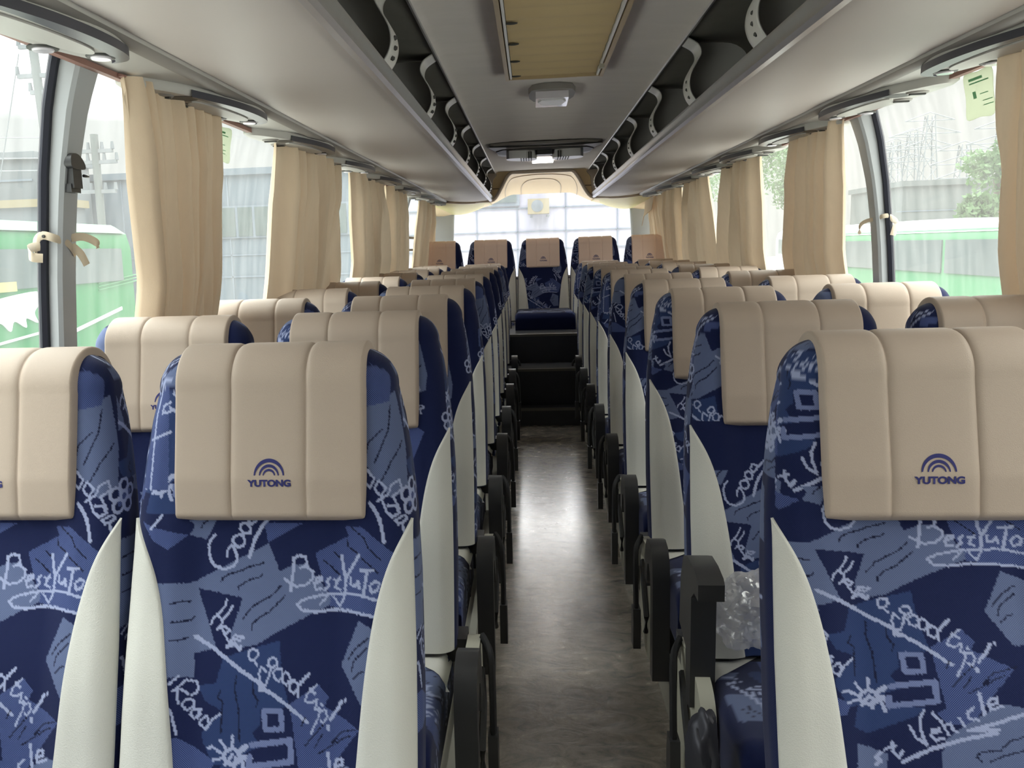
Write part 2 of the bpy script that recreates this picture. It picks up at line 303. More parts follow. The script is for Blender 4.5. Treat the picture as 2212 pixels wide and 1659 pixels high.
STROKE=[[3,6,[-92,869,-99,862,-102,854,-101,841,-98,830,-91,822,-75,817,-61,821,-55,830,-56,840,-61,849,-65,853,-71,846,-72,837]],[3,6,[-53,869,-61,866,-63,860,-59,853,-51,850,-45,853,-43,861,-47,868,-53,869]],[3,6,[-44,888,-50,885,-51,878,-45,871,-35,871,-34,880,-40,887,-44,888]],[3,6,[-34,902,-38,893,-33,885,-25,890,-22,899,-30,903,-34,902]],[3,6,[-6,911,-25,893]],[3,8,[5,905,-8,890,-18,878,-28,859,-31,848,-35,836]],[3,6,[-176,902,-195,881]],[5,3,[-80,798,-77,805,-66,810,-50,814,-37,820,-11,827]],[5,3,[-51,786,-52,790,-43,797,-32,802,-19,805,-13,809]],[5,3,[-42,745,-28,762,-6,774,5,780,18,794]],[5,3,[-27,730,-26,738,-17,746,0,755,13,767,24,778]],[5,3,[-157,770,-140,772,-126,770]],[5,3,[-156,743,-126,743,-120,748]],[5,3,[-155,717,-138,717,-127,719]],[5,3,[-115,880,-112,886,-104,892]],[5,3,[86,831,97,823,113,809]],[5,3,[103,844,110,837,118,833]],[5,3,[124,862,126,852,139,846,151,836,175,817]],[5,3,[131,882,152,868,159,853,179,836]],[3,5,[-69,771,-72,763,-81,752,-90,746,-93,737]],[3,5,[-60,762,-64,754,-74,744,-77,731]],[3,5,[-85,751,-74,742]],[3,5,[-83,729,-77,734,-69,734,-63,728,-70,723,-74,729]],[3,5,[-72,726,-65,715,-62,710]],[3,5,[-62,710,-54,721,-39,719,-46,714,-54,716]],[3,8,[-64,705,-54,710,-45,702,-43,705]],[3,5,[-76,732,-71,734,-62,728,-68,723,-73,728]],[3,5,[-23,703,-29,699,-30,693,-26,687,-20,688,-14,694,-16,701,-23,703]],[3,5,[-21,687,-15,679]],[3,5,[8,691,2,686,2,680,10,677,17,682,15,689,8,691]],[3,5,[7,676,4,664,-1,652,-9,654,-12,666,-9,678,0,671]],[3,5,[18,677,11,671,13,662,20,658,26,665,24,675,18,677]],[3,5,[30,671,25,665,26,656,32,653,39,660,36,668,30,671]],[3,5,[43,659,37,654,37,646,44,641,51,647,50,655,43,660]],[3,7,[67,668,56,658,51,651]],[3,5,[51,651,50,641,51,636]],[3,8,[-117,720,-88,704,-69,691,-44,674,-16,658,-4,647,16,636,37,621,65,600]],[3,5,[-10,651,-10,644,-3,644]],[3,5,[80,654,65,640,62,631,70,627,81,633]],[3,5,[70,648,78,641]],[3,5,[81,633,78,619,85,620]],[3,6,[88,627,89,625]],[3,5,[85,619,84,609,71,583]],[3,5,[83,618,94,618,97,610,92,599,87,603]],[3,7,[120,632,115,623,102,605]],[3,9,[98,594,99,591]],[3,5,[126,635,126,633]],[6,9,[-3,615,24,615,26,589,0,588,-3,615]],[3,8,[-52,559,-63,554,-66,547,-62,539,-51,536,-42,540,-40,548,-43,556,-52,559]],[3,6,[-52,577,-52,561]],[3,6,[-72,571,-62,558]],[3,6,[-91,559,-84,561,-68,551]],[3,6,[-83,542,-68,545]],[3,11,[-30,563,-43,554]],[3,9,[-23,546,-39,547]],[3,8,[-52,550,-63,536]],[3,8,[-47,546,-48,531]],[3,8,[-38,546,-31,526]],[3,8,[-33,549,-24,534]],[6,10,[-21,565,39,573,41,543,-25,534,-25,548]],[3,5,[-146,645,-138,651,-127,658,-112,656,-107,648,-111,639,-119,636]],[3,5,[-138,649,-140,638,-136,626]],[3,5,[-135,647,-123,638]],[3,5,[-126,630,-133,624,-126,615,-115,619,-114,628,-122,631,-128,628]],[3,5,[-102,615,-107,616,-116,614,-120,608,-114,602,-103,609,-106,615,-108,602]],[3,5,[-93,606,-103,600,-105,594,-96,587,-90,593,-93,606]],[3,5,[-70,611,-86,599,-95,585]],[3,6,[-151,620,-147,611,-139,581]],[3,5,[-153,655,-138,666]],[3,7,[38,833,37,813,33,786]],[3,6,[36,833,44,838,56,836,59,828,57,823,49,819]],[3,6,[57,822,69,813,69,804,59,795,43,792,32,797,23,803]],[3,6,[72,798,83,801,83,806,76,806,71,796,74,789,82,789]],[3,6,[97,805,91,801,95,794,88,788]],[3,6,[112,806,108,801,105,792,112,789]],[3,5,[103,803,114,802]],[3,7,[115,838,118,821,122,806,121,785]],[3,7,[144,842,134,826,124,808]],[3,6,[130,807,130,797,138,796,143,804,145,794]],[3,7,[147,820,166,821]],[3,7,[158,820,155,804,151,782]],[3,6,[170,806,162,798,165,789,174,792,177,802,170,806]],[3,6,[184,778,170,779,145,784,119,783,87,781,57,774,45,767,52,758,73,756,106,760,139,759,165,756,184,754]],[3,5,[103,778,114,765,121,781]],[3,5,[82,767,92,778]],[3,6,[181,923,188,908,197,899,209,905,203,915,190,917]],[3,6,[213,899,202,894,207,888,223,893,218,899]],[3,6,[223,895,214,888,216,876]],[3,8,[161,920,168,912,176,898,180,883,184,863]],[5,3,[129,692,142,710,161,725]],[5,3,[135,676,139,692,160,712]],[5,3,[139,666,147,676,155,679]],[5,3,[110,570,120,578,134,585]],[5,3,[78,564,90,583]],[5,3,[84,556,105,568,113,578]],[5,3,[-48,665,-50,644,-43,616,-41,570]],[5,3,[-72,644,-77,634,-69,627,-71,581]],[5,3,[-21,654,-20,640,-12,629,-16,619]],[3,6,[1,503,8,485,23,474,16,494,15,512,21,528]],[3,6,[32,493,41,495,41,500,32,498,29,489,35,481,47,485]],[3,6,[33,525,43,512,53,491]],[3,6,[47,504,56,509,60,499,64,495]],[3,6,[69,517,75,505]],[3,6,[89,534,80,526,83,516,95,515]],[3,7,[98,557,103,524]],[3,6,[112,539,121,542,121,550,112,549,109,540,112,531,128,537]],[3,9,[-10,446,31,468,68,482,117,495]],[3,8,[121,500,81,498,118,510,157,526,180,532]],[3,7,[-24,476,-23,463,-16,452,-10,462]],[3,6,[-35,465,-19,472]],[3,8,[-40,459,-47,452,-41,446,-48,440]],[5,3,[95,449,89,457,96,464,121,467,134,482,154,490]],[5,3,[107,449,126,459,152,468]],[5,3,[63,566,76,581,92,598]],[5,3,[104,571,119,588,152,598]],[5,3,[57,595,62,606]],[5,3,[180,1032,158,1011,154,990]],[5,3,[195,1067,191,1031,169,982]],[5,3,[217,1010,195,982,180,954]],[3,6,[-183,1108,-195,1057,-199,942]],[3,6,[-204,1017,-186,1024,-165,1032]],[3,6,[-166,1079,-179,1072,-181,1061,-166,1064]],[3,5,[154,972,151,955,162,944,169,958,158,970]],[3,5,[174,954,169,941,180,930,187,944,176,954]],[3,5,[173,923,191,934,195,947,209,954,213,940,198,930,209,909]]]
TONE = {0: ((16, 27, 70), 0), 1: ((45, 64, 108), .35), 2: ((106, 119, 154), .45), 3: ((160, 169, 204), 0), 4: ((90, 106, 156), .95), 5: ((14, 20, 54), 0), 6: ((118, 130, 174), .25)}

def in_poly(u, v, q):
    n = len(q)//2; r = np.zeros(u.shape, bool)
    for i in range(n):
        x0, y0, x1, y1 = q[2*i], q[2*i+1], q[(2*i+2) % (2*n)], q[(2*i+3) % (2*n)]
        if y0 == y1: continue
        c = ((y0 > v) != (y1 > v)) & (u < (x1-x0)*(v-y0)/(y1-y0)+x0); r ^= c
    return r
def motif(u, v):
    """tone index for arrays of seat-local positions in mm"""
    t = np.zeros(u.shape, int)
    for tone, q in PATCH: t[in_poly(u, v, q)] = tone
    for tone, wd, q in STROKE: stroke(t, u, v, tone, wd*(.74 if tone == 3 else .9), q)
    return t
def stroke(t, u, v, tone, wd, q):
    for i in range(len(q)//2-1):
        x0, y0, x1, y1 = q[2*i:2*i+4]
        box = (u > min(x0, x1)-wd) & (u < max(x0, x1)+wd) & (v > min(y0, y1)-wd) & (v < max(y0, y1)+wd)
        if not box.any(): continue
        uu, vv = u[box], v[box]; dx, dy = x1-x0, y1-y0; L = dx*dx+dy*dy+1e-9
        k = np.clip(((uu-x0)*dx+(vv-y0)*dy)/L, 0, 1)
        d = np.hypot(uu-x0-k*dx, vv-y0-k*dy); b2 = t[box]; b2[d < wd/2] = tone; t[box] = b2
def paint(u, v, du, dv, lift, kv=1.0):
    """front panel uses the motif as woven; sides and the strip above it carry on with other cuts of the same cloth"""
    mu, mv = u+du, 638+dv+kv*(v-638)
    rs = np.random.RandomState(3); jit = rs.normal(0, .35, 4096)
    mu = mu+jit[(v*.7).astype(int) % 4096]; mv = mv+jit[(np.abs(u)*.7).astype(int) % 4096]
    t = motif(mu, mv)
    t2 = motif(mu+130, mv-lift-400)
    up = (v > 905) & (t == 0); t = np.where(up, t2, t)
    sr, sl = u > 226, u < -226
    t = np.where(sr, motif(mu-395, mv-lift-60), t); t = np.where(sr & (v > 950), motif(mu-330, mv-lift-330), t)
    t = np.where(sl, motif(mu+400, mv-lift-110), t); t = np.where(sl & (v > 950), motif(mu+300, mv-lift-420), t)
    # woven five-petal flower
    for cx, cy in ((238, 925-lift*.3), (-250, 1010)):
        for k in range(5):
            a = k*2*math.pi/5+.3; px, py = cx+17*math.cos(a), cy+17*math.sin(a); d = np.hypot(u-px, v-py); t = np.where(abs(d-9.5) < 2.6, 3, t)
        t = np.where(abs(np.hypot(u-cx, v-cy)-7) < 2.4, 3, t)
    return t
def weave_attr(me, tones):
    lut = np.array([list(srgb(*TONE[k][0])[:3])+[TONE[k][1]] for k in range(7)], np.float32)
    a = me.color_attributes.new('weave', 'FLOAT_COLOR', 'POINT'); a.data.foreach_set('color', lut[tones].ravel())
def add_uv(me, uv):
    l = me.uv_layers.new(name='UVMap'); vi = np.zeros(len(me.loops), np.int32); me.loops.foreach_get('vertex_index', vi)
    l.data.foreach_set('uv', np.asarray(uv, np.float32)[vi].ravel())

# ------------------------------------------------------------------ seat surfaces (local: front of the headrest top at y = 0)
ZT, ZB = 1.154, .412
def hw(z): return np.interp(z, [.44, .60, .80, .91, .99, 1.045, 1.09, 1.2], [.241, .241, .236, .229, .219, .210, .199, .199])
def yf(z):
    dz = np.clip(ZT-np.asarray(z, float), 0, None); return -(.20*dz+.12*dz*dz)
def sec(frac, z, cap=0.0):
    """point on the backrest section; frac in [-1,1] runs from the back through the front centre (0) and round; cap 0..pi/2 closes the top"""
    c = 1-math.cos(cap); H = hw(z)-.055*c; T = .105+.02*(ZT-z); T = T*(1-c); yin = .052*c
    zz = z if cap == 0 else ZT-.06+.06*math.sin(cap)
    rc = max(min(.045, T*.49), 1e-4)
    l1 = H-rc; l2 = math.pi/2*rc; l3 = max(T-2*rc, 0); tot = l1+l2+l3+l2+l1
    s = np.abs(frac)*tot; sg = np.sign(frac)
    x = np.zeros_like(s); y = np.zeros_like(s)
    a = s <= l1; x[a] = s[a]
    q = s-l1; a = (q > 0) & (q <= l2); th = q[a]/rc; x[a] = H-rc+rc*np.sin(th); y[a] = rc-rc*np.cos(th)
    q = q-l2; a = (q > 0) & (q <= l3); x[a] = H; y[a] = rc+q[a]
    q = q-l3; a = (q > 0) & (q <= l2); th = q[a]/rc; x[a] = H-rc+rc*np.cos(th); y[a] = T-rc+rc*np.sin(th)
    q = q-l2; a = q > 0; x[a] = H-rc-q[a]; y[a] = T
    front = np.clip(1-y/.03, 0, 1)
    sm = np.clip((.165-np.abs(x))/.06, 0, 1); sm = sm*sm*(3-2*sm)
    fade = np.clip((1.0-zz)/.12, 0, 1)
    y = y+front*sm*.013*fade
    # gentle lumbar swell
    y = y-front*.010*math.exp(-((zz-.66)/.1)**2)
    y = y+yf(z)+yin
    return np.stack([x*sg, y, np.full_like(x, zz)], -1)
def make_backrest(name, du, dv, lift, kv=1.0):
    fr = np.concatenate([np.linspace(-1, -.62, 9)[:-1], np.linspace(-.62, .62, 361), np.linspace(.62, 1, 9)[1:]])
    zs = np.linspace(ZB, ZT-.06, 352); rows = [sec(fr, z) for z in zs]
    vv = [z for z in zs]
    for c in np.linspace(0, math.pi/2, 15)[1:]:
        rows.append(sec(fr, ZT-.06, c)); vv.append(ZT-.06+.075*c)
    base = sec(fr*.94, ZB+.0); base[:, 1] = base[:, 1]*1.0+.02; base[:, 2] = ZB-.012
    P = np.array([base]+rows); vv = np.array([ZB-.01]+vv)
    me = gridm(name, P, 'fabric', flip=True)
    tots = np.array([2*(float(hw(min(z, 1.094)))-.045)+math.pi*.045+(.105+.02*(ZT-min(z, 1.094)))-.09 for z in vv])
    u = fr[None]*tots[:, None]; v = np.broadcast_to(vv[:, None], P.shape[:2])
    tn = paint(u.ravel()*1000, v.ravel()*1000, du, dv, lift, kv)
    back = (np.abs(fr) > .66)[None] & np.ones((P.shape[0], 1), bool)
    tn[back.ravel()] = 0
    weave_attr(me, tn); add_uv(me, np.stack([u.ravel(), v.ravel()], 1)); return me
def make_bolster(side):
    zs = np.concatenate([np.linspace(ZB+.0, .82, 30), np.linspace(.83, .893, 20)])
    tt = .893-zs; inner = .231-.060*(1-np.exp(-tt/.07))-.088*tt
    outer = np.interp(zs, [.40, .7, .893], [.247, .241, .231])
    rows = []
    Lt = .53
    for z, a, b in zip(zs, inner, outer):
        H = float(hw(z)); T = .105+.02*(ZT-z); tot = 2*(H-.045)+math.pi*.045+(T-.09)
        k = np.linspace(0, 1, 22); s = a+(b-a)*k; fr = s/tot
        e = .5/tot*.004
        p0 = sec(fr, z); p1 = sec(fr+.002, z); tx = p1-p0; n = np.stack([tx[:, 1], -tx[:, 0]], -1); n /= np.linalg.norm(n, axis=1)[:, None]+1e-9
        off = .0045*np.clip(1-np.abs(2*k-1)**8, 0, 1)+.0008
        off[0] = off[-1] = -.004
        p0[:, :2] += n*off[:, None]; rows.append(p0)
    P = np.array(rows); 
    if side < 0: P[..., 0] *= -1
    return gridm('side_bolster', P, 'white', flip=side > 0)
CW = .157
def cover_path():
    p = []
    for z in np.linspace(.895, ZT-.055, 46): p.append((float(yf(z))-.010+.008*np.clip((.96-z)/.06, 0, 1), z, 0))
    cy, cz, r = .052, ZT-.055, .062
    y0 = p[-1][0]
    for a in np.linspace(0, math.pi, 26)[1:]: p.append((cy-(cy-y0)*math.cos(a), cz+r*math.sin(a), a))
    yb = p[-1][0]
    for z in np.linspace(ZT-.055, .99, 12)[1:]: p.append((yb+(ZT-.055-z)*-.03, z, math.pi))
    return p
SEAM = .061
def panel_frac(x):
    x = np.asarray(x, float)
    return np.where(x < -SEAM, (x+CW)/(CW-SEAM), np.where(x <= SEAM, (x+SEAM)/(2*SEAM), (x-SEAM)/(CW-SEAM)))
def cover_y(x, z):
    k = panel_frac(x)
    return float(yf(z))-.010+.008*np.clip((.96-z)/.06, 0, 1)-.0045*(1-np.abs(2*k-1)**12)
def make_cover(m):
    path = cover_path(); xs = np.unique(np.concatenate([np.linspace(-CW, CW, 73)]+[c+np.linspace(-.012, .012, 15) for c in (-SEAM, SEAM)]+[np.linspace(-CW, -CW+.01, 8), np.linspace(CW-.01, CW, 8)]).round(6)); rows = []
    seams = [(-1+2*i/3) for i in range(4)]
    for j, (y, z, a) in enumerate(path):
        t = path[min(j+1, len(path)-1)]; q = path[max(j-1, 0)]
        d = np.array([t[0]-q[0], t[1]-q[1]]); d /= np.linalg.norm(d); n = np.array([-d[1], d[0]])   # outward
        wob = .004*math.sin(j*.09)
        k = panel_frac(xs)
        bul = .0045*(1-np.abs(2*k-1)**12)
        e = np.clip((CW-np.abs(xs))/.008, 0, 1); drop = -.012*(1-e)**2
        off = bul+drop; X = xs*(1+.0)+wob*np.sin((xs/CW)*math.pi/2*0)*0
        if j == 0: off = off*0-.012
        elif j == 1: off = off-.003
        rows.append(np.stack([X, y+n[0]*off, z+n[1]*off], -1))
    return gridm('headrest_cover', np.array(rows), m, flip=False)
def make_emblem():
    vs, fs = [], []
    for ro, ho, th, tb in ((.0245, .0258, .0058, .0022), (.0160, .0170, .0045, .0018), (.0100, .0100, .0034, .0016)):
        n = 28; b = len(vs)
        for i in range(n+1):
            a = math.pi*i/n; k = math.sin(a); w_ = tb+(th-tb)*k
            for (rx, rz) in ((ro, ho), (ro-w_, ho-w_)):
                x, z = -rx*math.cos(a)+.003, .967+rz*math.sin(a); vs.append((x, cover_y(x, z)-.0009, z))
        for i in range(n): fs.append((b+2*i, b+2*i+1, b+2*i+3, b+2*i+2))
    return mesh('emblem', vs, fs, 'emb')
def text_mesh(txt, size, offset=0.0, extrude=0.0):
    cu = bpy.data.curves.new('t', 'FONT'); cu.body = txt; cu.size = size; cu.align_x = 'CENTER'; cu.offset = offset; cu.extrude = extrude
    ob = bpy.data.objects.new('t', cu); C.objects.link(ob); bpy.context.view_layer.update()
    me = bpy.data.meshes.new_from_object(ob.evaluated_get(bpy.context.evaluated_depsgraph_get()))
    bpy.data.objects.remove(ob); bpy.data.curves.remove(cu); return me
def make_lettering():
    me = text_mesh('YUTONG', .0135, .00065); 
    xs = [v.co.x for v in me.vertices]; zs = [v.co.y for v in me.vertices]; wx = max(xs)-min(xs); cx = (max(xs)+min(xs))/2; z0 = min(zs); hz = max(zs)-z0
    for v in me.vertices:
        x = (v.co.x-cx)/wx*.070+.003; z = .9495+(v.co.y-z0)/hz*.0112; v.co = (x, cover_y(x, z)-.0010, z)
    me.materials.clear(); me.materials.append(M['emb']); me.name = 'lettering'; return me
def make_cushion(du, W=.226, y0=-.60, zt=.422, th=.14):
    nx = 90; y1 = -.13
    rows = []; k = 5
    prof = []   # (y,z) over the top from front bottom to the back
    for a in np.linspace(0, 1, 14): prof.append((y0+.015*(1-a), zt-th+a*(th-.05)))
    for a in np.linspace(0, math.pi/2, 12)[1:]: prof.append((y0+.05-.05*math.cos(a), zt-.05+.05*math.sin(a)))
    for a in np.linspace(0, 1, 60)[1:]: prof.append((y0+.05+a*(y1-y0-.05), zt-.03*a))
    xs = np.concatenate([[-W]*1, np.linspace(-W, W, nx)])
    fr = np.linspace(-1, 1, 110)
    for (y, z) in prof:
        H = W-.03; tot = H+math.pi/2*.03+(z-(zt-th))-.0; s = np.abs(fr)*tot
        x = np.where(s < H, s, np.where(s < H+.0471, H+.03*np.sin(np.clip((s-H)/.03, 0, 1.5708)), W))
        zz = np.where(s < H, z, np.where(s < H+.0471, z-.03+.03*np.cos(np.clip((s-H)/.03, 0, 1.5708)), z-.03-(s-H-.0471)))
        zz = np.maximum(zz, zt-th)
        rows.append(np.stack([x*np.sign(fr), np.full_like(x, y), zz], -1))
    P = np.array(rows); me = gridm('cushion', P, 'fabric', flip=False)
    u = np.broadcast_to(fr[None]*.33, P.shape[:2]).ravel(); v = np.broadcast_to(np.linspace(.35, .98, len(prof))[:, None], P.shape[:2]).ravel()
    weave_attr(me, motif(-v*1000+650+du, u*1000+620)); add_uv(me, np.stack([u, v], 1)); return me
def make_corner(side):
    # white leather triangle let into the cushion's aisle-side rear corner
    rows = []; n = 14
    for i in range(n+1):
        t = i/n; y = -.14-.19*t; xi = .235-(.175)*(1-t)
        r = []
        for j in range(9):
            x = xi+(.226-xi)*j/8; over = max(0, x-.196)
            z = .424-.03*((y+.60-.05)/.42)+.002; 
            if over > 0: z -= .03*(1-math.sqrt(max(0, 1-(min(over, .03)/.03)**2)))
            r.append((side*x+(side*.002 if over > 0 else 0), y, z))
        rows.append(r)
    return gridm('corner_trim', rows, 'white', flip=side > 0)
def make_base():
    return boxes('seat_base', [(-.20, .20, -.56, -.16, .25, .29), (-.19, -.15, -.50, -.46, .085, .27), (.15, .19, -.50, -.46, .085, .27), (-.19, -.15, -.22, -.18, .085, .27), (.15, .19, -.22, -.18, .085, .27), (-.20, .20, -.20, -.12, .28, .40)], 'black', .004)
def adx(side): return .033 if side > 0 else 0.0      # the left-hand seats carry their armrests a little farther into the aisle
def arm_mesh(side, raised=False):
    if not raised:
        p = [(-.30, .36), (-.302, .415), (-.318, .462), (-.345, .488), (-.385, .498), (-.43, .490), (-.460, .462), (-.472, .41), (-.472, .125), (-.425, .125), (-.425, .37), (-.41, .412), (-.385, .430), (-.362, .42), (-.352, .39), (-.35, .35)]
        x0, x1 = .226, .272
    else:
        p = [(-.20, .49), (-.215, .60), (-.245, .655), (-.29, .670), (-.35, .671), (-.400, .664), (-.413, .655), (-.413, .622), (-.37, .622), (-.340, .60), (-.335, .36), (-.29, .35), (-.28, .47)]
        x0, x1 = .222, .272
    return prism('armrest', p, 'x', side*(x0+adx(side)), side*(x1+adx(side)), 'black', .009, 3)
def side_plate(side):
    p = smoothpoly([(-.13, .17), (-.13, .40), (-.20, .432), (-.33, .430), (-.40, .39), (-.416, .30), (-.40, .15), (-.25, .11)], 5)
    d = adx(side)
    return prism('side_plate', p, 'x', side*(.232+d), side*(.262+d), 'beigepl', .003, 1)
def make_shared():
    A = {}
    A['backL'] = make_backrest('backrest', 0, 0, 0); A['backR'] = make_backrest('backrest', 55, -108, 40, 1.19); A['backC'] = make_backrest('backrest', 60, 95, -60); A['backD'] = make_backrest('backrest', -70, 140, 110)
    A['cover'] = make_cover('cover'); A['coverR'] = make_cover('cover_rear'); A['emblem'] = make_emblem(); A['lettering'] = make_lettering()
    A['cushion'] = make_cushion(0); A['cushion2'] = make_cushion(120); A['cushion_long'] = make_cushion(60, .248, -1.08, .545, .15); A['base'] = make_base()
    A['bench_riser'] = boxes('seat_base', [(-.24, .24, -.55, -.10, .255, .29)], 'dark', .004)
    for s in (-1, 1):
        A['bol', s] = make_bolster(s); A['corner', s] = make_corner(s)
        A['arm', s] = arm_mesh(s); A['armup', s] = arm_mesh(s, True); A['plate', s] = side_plate(s)
        q = adx(s); A['slot', s] = tube('lever', [(s*(.264+q), -.20, .37), (s*(.272+q), -.28, .33), (s*(.270+q), -.33, .25), (s*(.268+q), -.30, .19)], .008, 'black', 6)
        A['strap', s] = tube('belt_strap', smoothpoly([(s*(.266+q), -.17, .43), (s*(.285+q), -.21, .41), (s*(.290+q), -.24, .33), (s*(.290+q), -.25, .24)], 5, False), 0, 'webbing', 6, (.008, .016, (1, 0, 0)))
        b = prism('belt_buckle', [(-.272, .245), (-.228, .245), (-.222, .20), (-.225, .125), (-.275, .125), (-.278, .20)], 'x', s*(.279+q), s*(.301+q), 'black', .004, 2); A['buckle', s] = b
        A['hinge', s] = boxes('hinge_cover', [(s*.2 if s > 0 else -.262, .262 if s > 0 else -.2, -.17, -.10, .37, .425)], 'black', .008)
    return A
AA = make_shared()
def make_seat(x, y, z, aisle, back, label, cat='seat', group=None, raised=False, rear=False, cush='cushion'):
    """aisle: +1/-1 = side of the seat that faces the aisle, 0 = window seat"""
    r = empty('coach_seat', (x, y, z)); tag(r, label, cat, group)
    b = put('backrest', AA[back], r)
    for s in (-1, 1): put('side_bolster', AA['bol', s], r, label='off-white leather side bolster')
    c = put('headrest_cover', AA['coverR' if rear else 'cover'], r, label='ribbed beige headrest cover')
    put('emblem', AA['emblem'], c, label='navy embroidered three-arc emblem'); put('lettering', AA['lettering'], c)
    put('cushion', AA[cush], r); put('seat_base', AA['bench_riser' if rear else 'base'], r)
    if aisle:
        s = aisle
        put('corner_trim', AA['corner', s], r); put('hinge_cover', AA['hinge', s], r)
        put('armrest', AA['armup' if raised else 'arm', s], r, label='black armrest, raised' if raised else 'black armrest')
        put('side_plate', AA['plate', s], r)
        put('recline_lever', AA['slot', s], r)
        st = put('belt_strap', AA['strap', s], r); put('belt_buckle', AA['buckle', s], st)
    return r
ORD = ['', 'nearest', 'second', 'third', 'fourth', 'fifth', 'sixth', 'seventh', 'eighth', 'ninth', 'tenth']
PITCH = .70; Y1 = 1.365
XS = {('left', 'aisle'): -.526, ('left', 'window'): -.990, ('right', 'aisle'): .479, ('right', 'window'): .951}
yjit = {('left', 3): .02, ('left', 5): .03, ('left', 7): .05, ('left', 9): .03, ('right', 6): .03, ('right', 5): .0, ('right', 9): -.03}
vary = ['backC', 'backD', 'backL', 'backR']
for i in range(1, 11):
    for side in ('left', 'right'):
        for place in ('aisle', 'window'):
            y = Y1+PITCH*(i-1)+yjit.get((side, i), 0)
            if i == 1: bk = 'backL' if side == 'left' else 'backR'
            else: bk = vary[(i+(1 if side == 'left' else 0)+(2 if place == 'window' else 0)) % 4]
            if (side, place, i) == ('right', 'aisle', 2): bk = 'backC'
            xx = XS[side, place]+{('left', 'window', 1): -.010, ('left', 'aisle', 1): .006}.get((side, place, i), 0)
            a = 0 if place == 'window' else (1 if side == 'left' else -1)
            rowt = 'nearest row' if i == 1 else ('last row before the rear bench' if i == 10 else ORD[i]+' row from the camera')
            lab = 'blue patchwork coach seat, %s seat %s of the aisle, %s' % (place, side, rowt)
            if (side, place, i) == ('right', 'aisle', 2): lab = 'blue patchwork coach seat with raised armrest holding a clear bag, second row right'
            make_seat(xx, y, 0, a, bk, lab, group='coach seats either side of the aisle', raised=(side == 'right' and place == 'aisle' and i == 2), cush='cushion' if i % 2 else 'cushion2')
rl = ['rear bench seat at the far left, beside the left rear curtain', 'rear bench seat second from the left, in front of the rear window', 'rear bench seat in the middle, facing straight down the aisle', 'rear bench seat second from the right, in front of the rear window', 'rear bench seat at the far right, beside the gathered curtain']
for k, x in enumerate((-.976, -.488, 0.0, .488, .976)):
    make_seat(x, 8.42, .215, 0, ['backC', 'backD', 'backC', 'backR', 'backD'][k], 'blue '+rl[k], group='rear bench seats', rear=True, cush='cushion_long' if k == 2 else 'cushion')
# ------------------------------------------------------------------ bus body
YF, YR = -.9, 9.25
def PW(z):   # half width of the side glass at height z
    return float(np.interp(z, [0, .6, .88, 1.27, 1.5, 1.65, 1.76, 1.80], [1.262, 1.262, 1.235, 1.205, 1.18, 1.155, 1.125, 1.11]))
def st(o, kind='structure', label=None):
    o['kind'] = kind
    if label: o['label'] = label
    return o
AX = -.02        # aisle centre
st(put('floor', boxes('floor', [(AX-.285, AX+.285, YF, 6.42, -.04, 0)], 'floor', 0)), label='dark scuffed vinyl aisle floor')
for s, nm in ((-1, 'left'), (1, 'right')):
    x0, x1 = sorted((AX+s*.285, s*1.23))
    st(put('trim_%d' % (1 if s < 0 else 2), boxes('podium', [(x0, x1, YF, 8.0, -.04, .085), (min(AX+s*.277, AX+s*.300), max(AX+s*.277, AX+s*.300), YF, 6.9, -.0, .10)], 'podium', .004)), label='pale grey raised podium edge %s of the aisle' % nm)
    z = [0.0, .3, .6, .88]
    P = [[(s*PW(q), YF, q) for q in z], [(s*PW(q), YR, q) for q in z]]
    o = put('wall_'+nm, gridm('wall', P, 'wallp')); st(o)
    md = o.modifiers.new('s', 'SOLIDIFY'); md.thickness = .04; md.offset = 1 if s > 0 else -1
# rear wall, and a light-blocking wall at the front
st(put('wall_rear', boxes('wall', [(-1.27, 1.27, 9.25, 9.31, -.04, 1.0)], 'wallp', 0)))
st(put('wall_front', boxes('wall', [(-1.27, 1.27, -.98, -.92, -.04, 2.12)], 'wallp', 0)))  # unseen full-height wall added to cut the light on the near seats
# outer roof shell (closes the body above the racks)
rp = [(-1.16, 1.80), (-1.12, 1.95), (-.98, 2.08), (-.6, 2.14), (0, 2.16), (.6, 2.14), (.98, 2.08), (1.12, 1.95), (1.16, 1.80)]
o = put('roof_shell', gridm('roof', [[(x, y, z) for x, z in rp] for y in (YF, YR+.1)], 'wallp')); st(o)
md = o.modifiers.new('s', 'SOLIDIFY'); md.thickness = .02; md.offset = 1
# ceiling
cp = [(-.43, 1.985), (-.40, 2.0), (-.2, 2.006), (0, 2.008), (.2, 2.006), (.40, 2.0), (.43, 1.985)]
st(put('ceiling', gridm('ceiling', [[(x, y, z) for x, z in cp] for y in np.linspace(YF, 8.42, 20)], 'felt', smooth=True)), label='grey felt ceiling panel')
for s, k in ((-1, 3), (1, 4)):
    st(put('trim_%d' % k, tube('t', [(s*.428, YF, 1.987), (s*.428, 8.4, 1.987)], .006, 'alu', 6)), label='thin bright strip along the %s ceiling edge' % ('left' if s < 0 else 'right'))

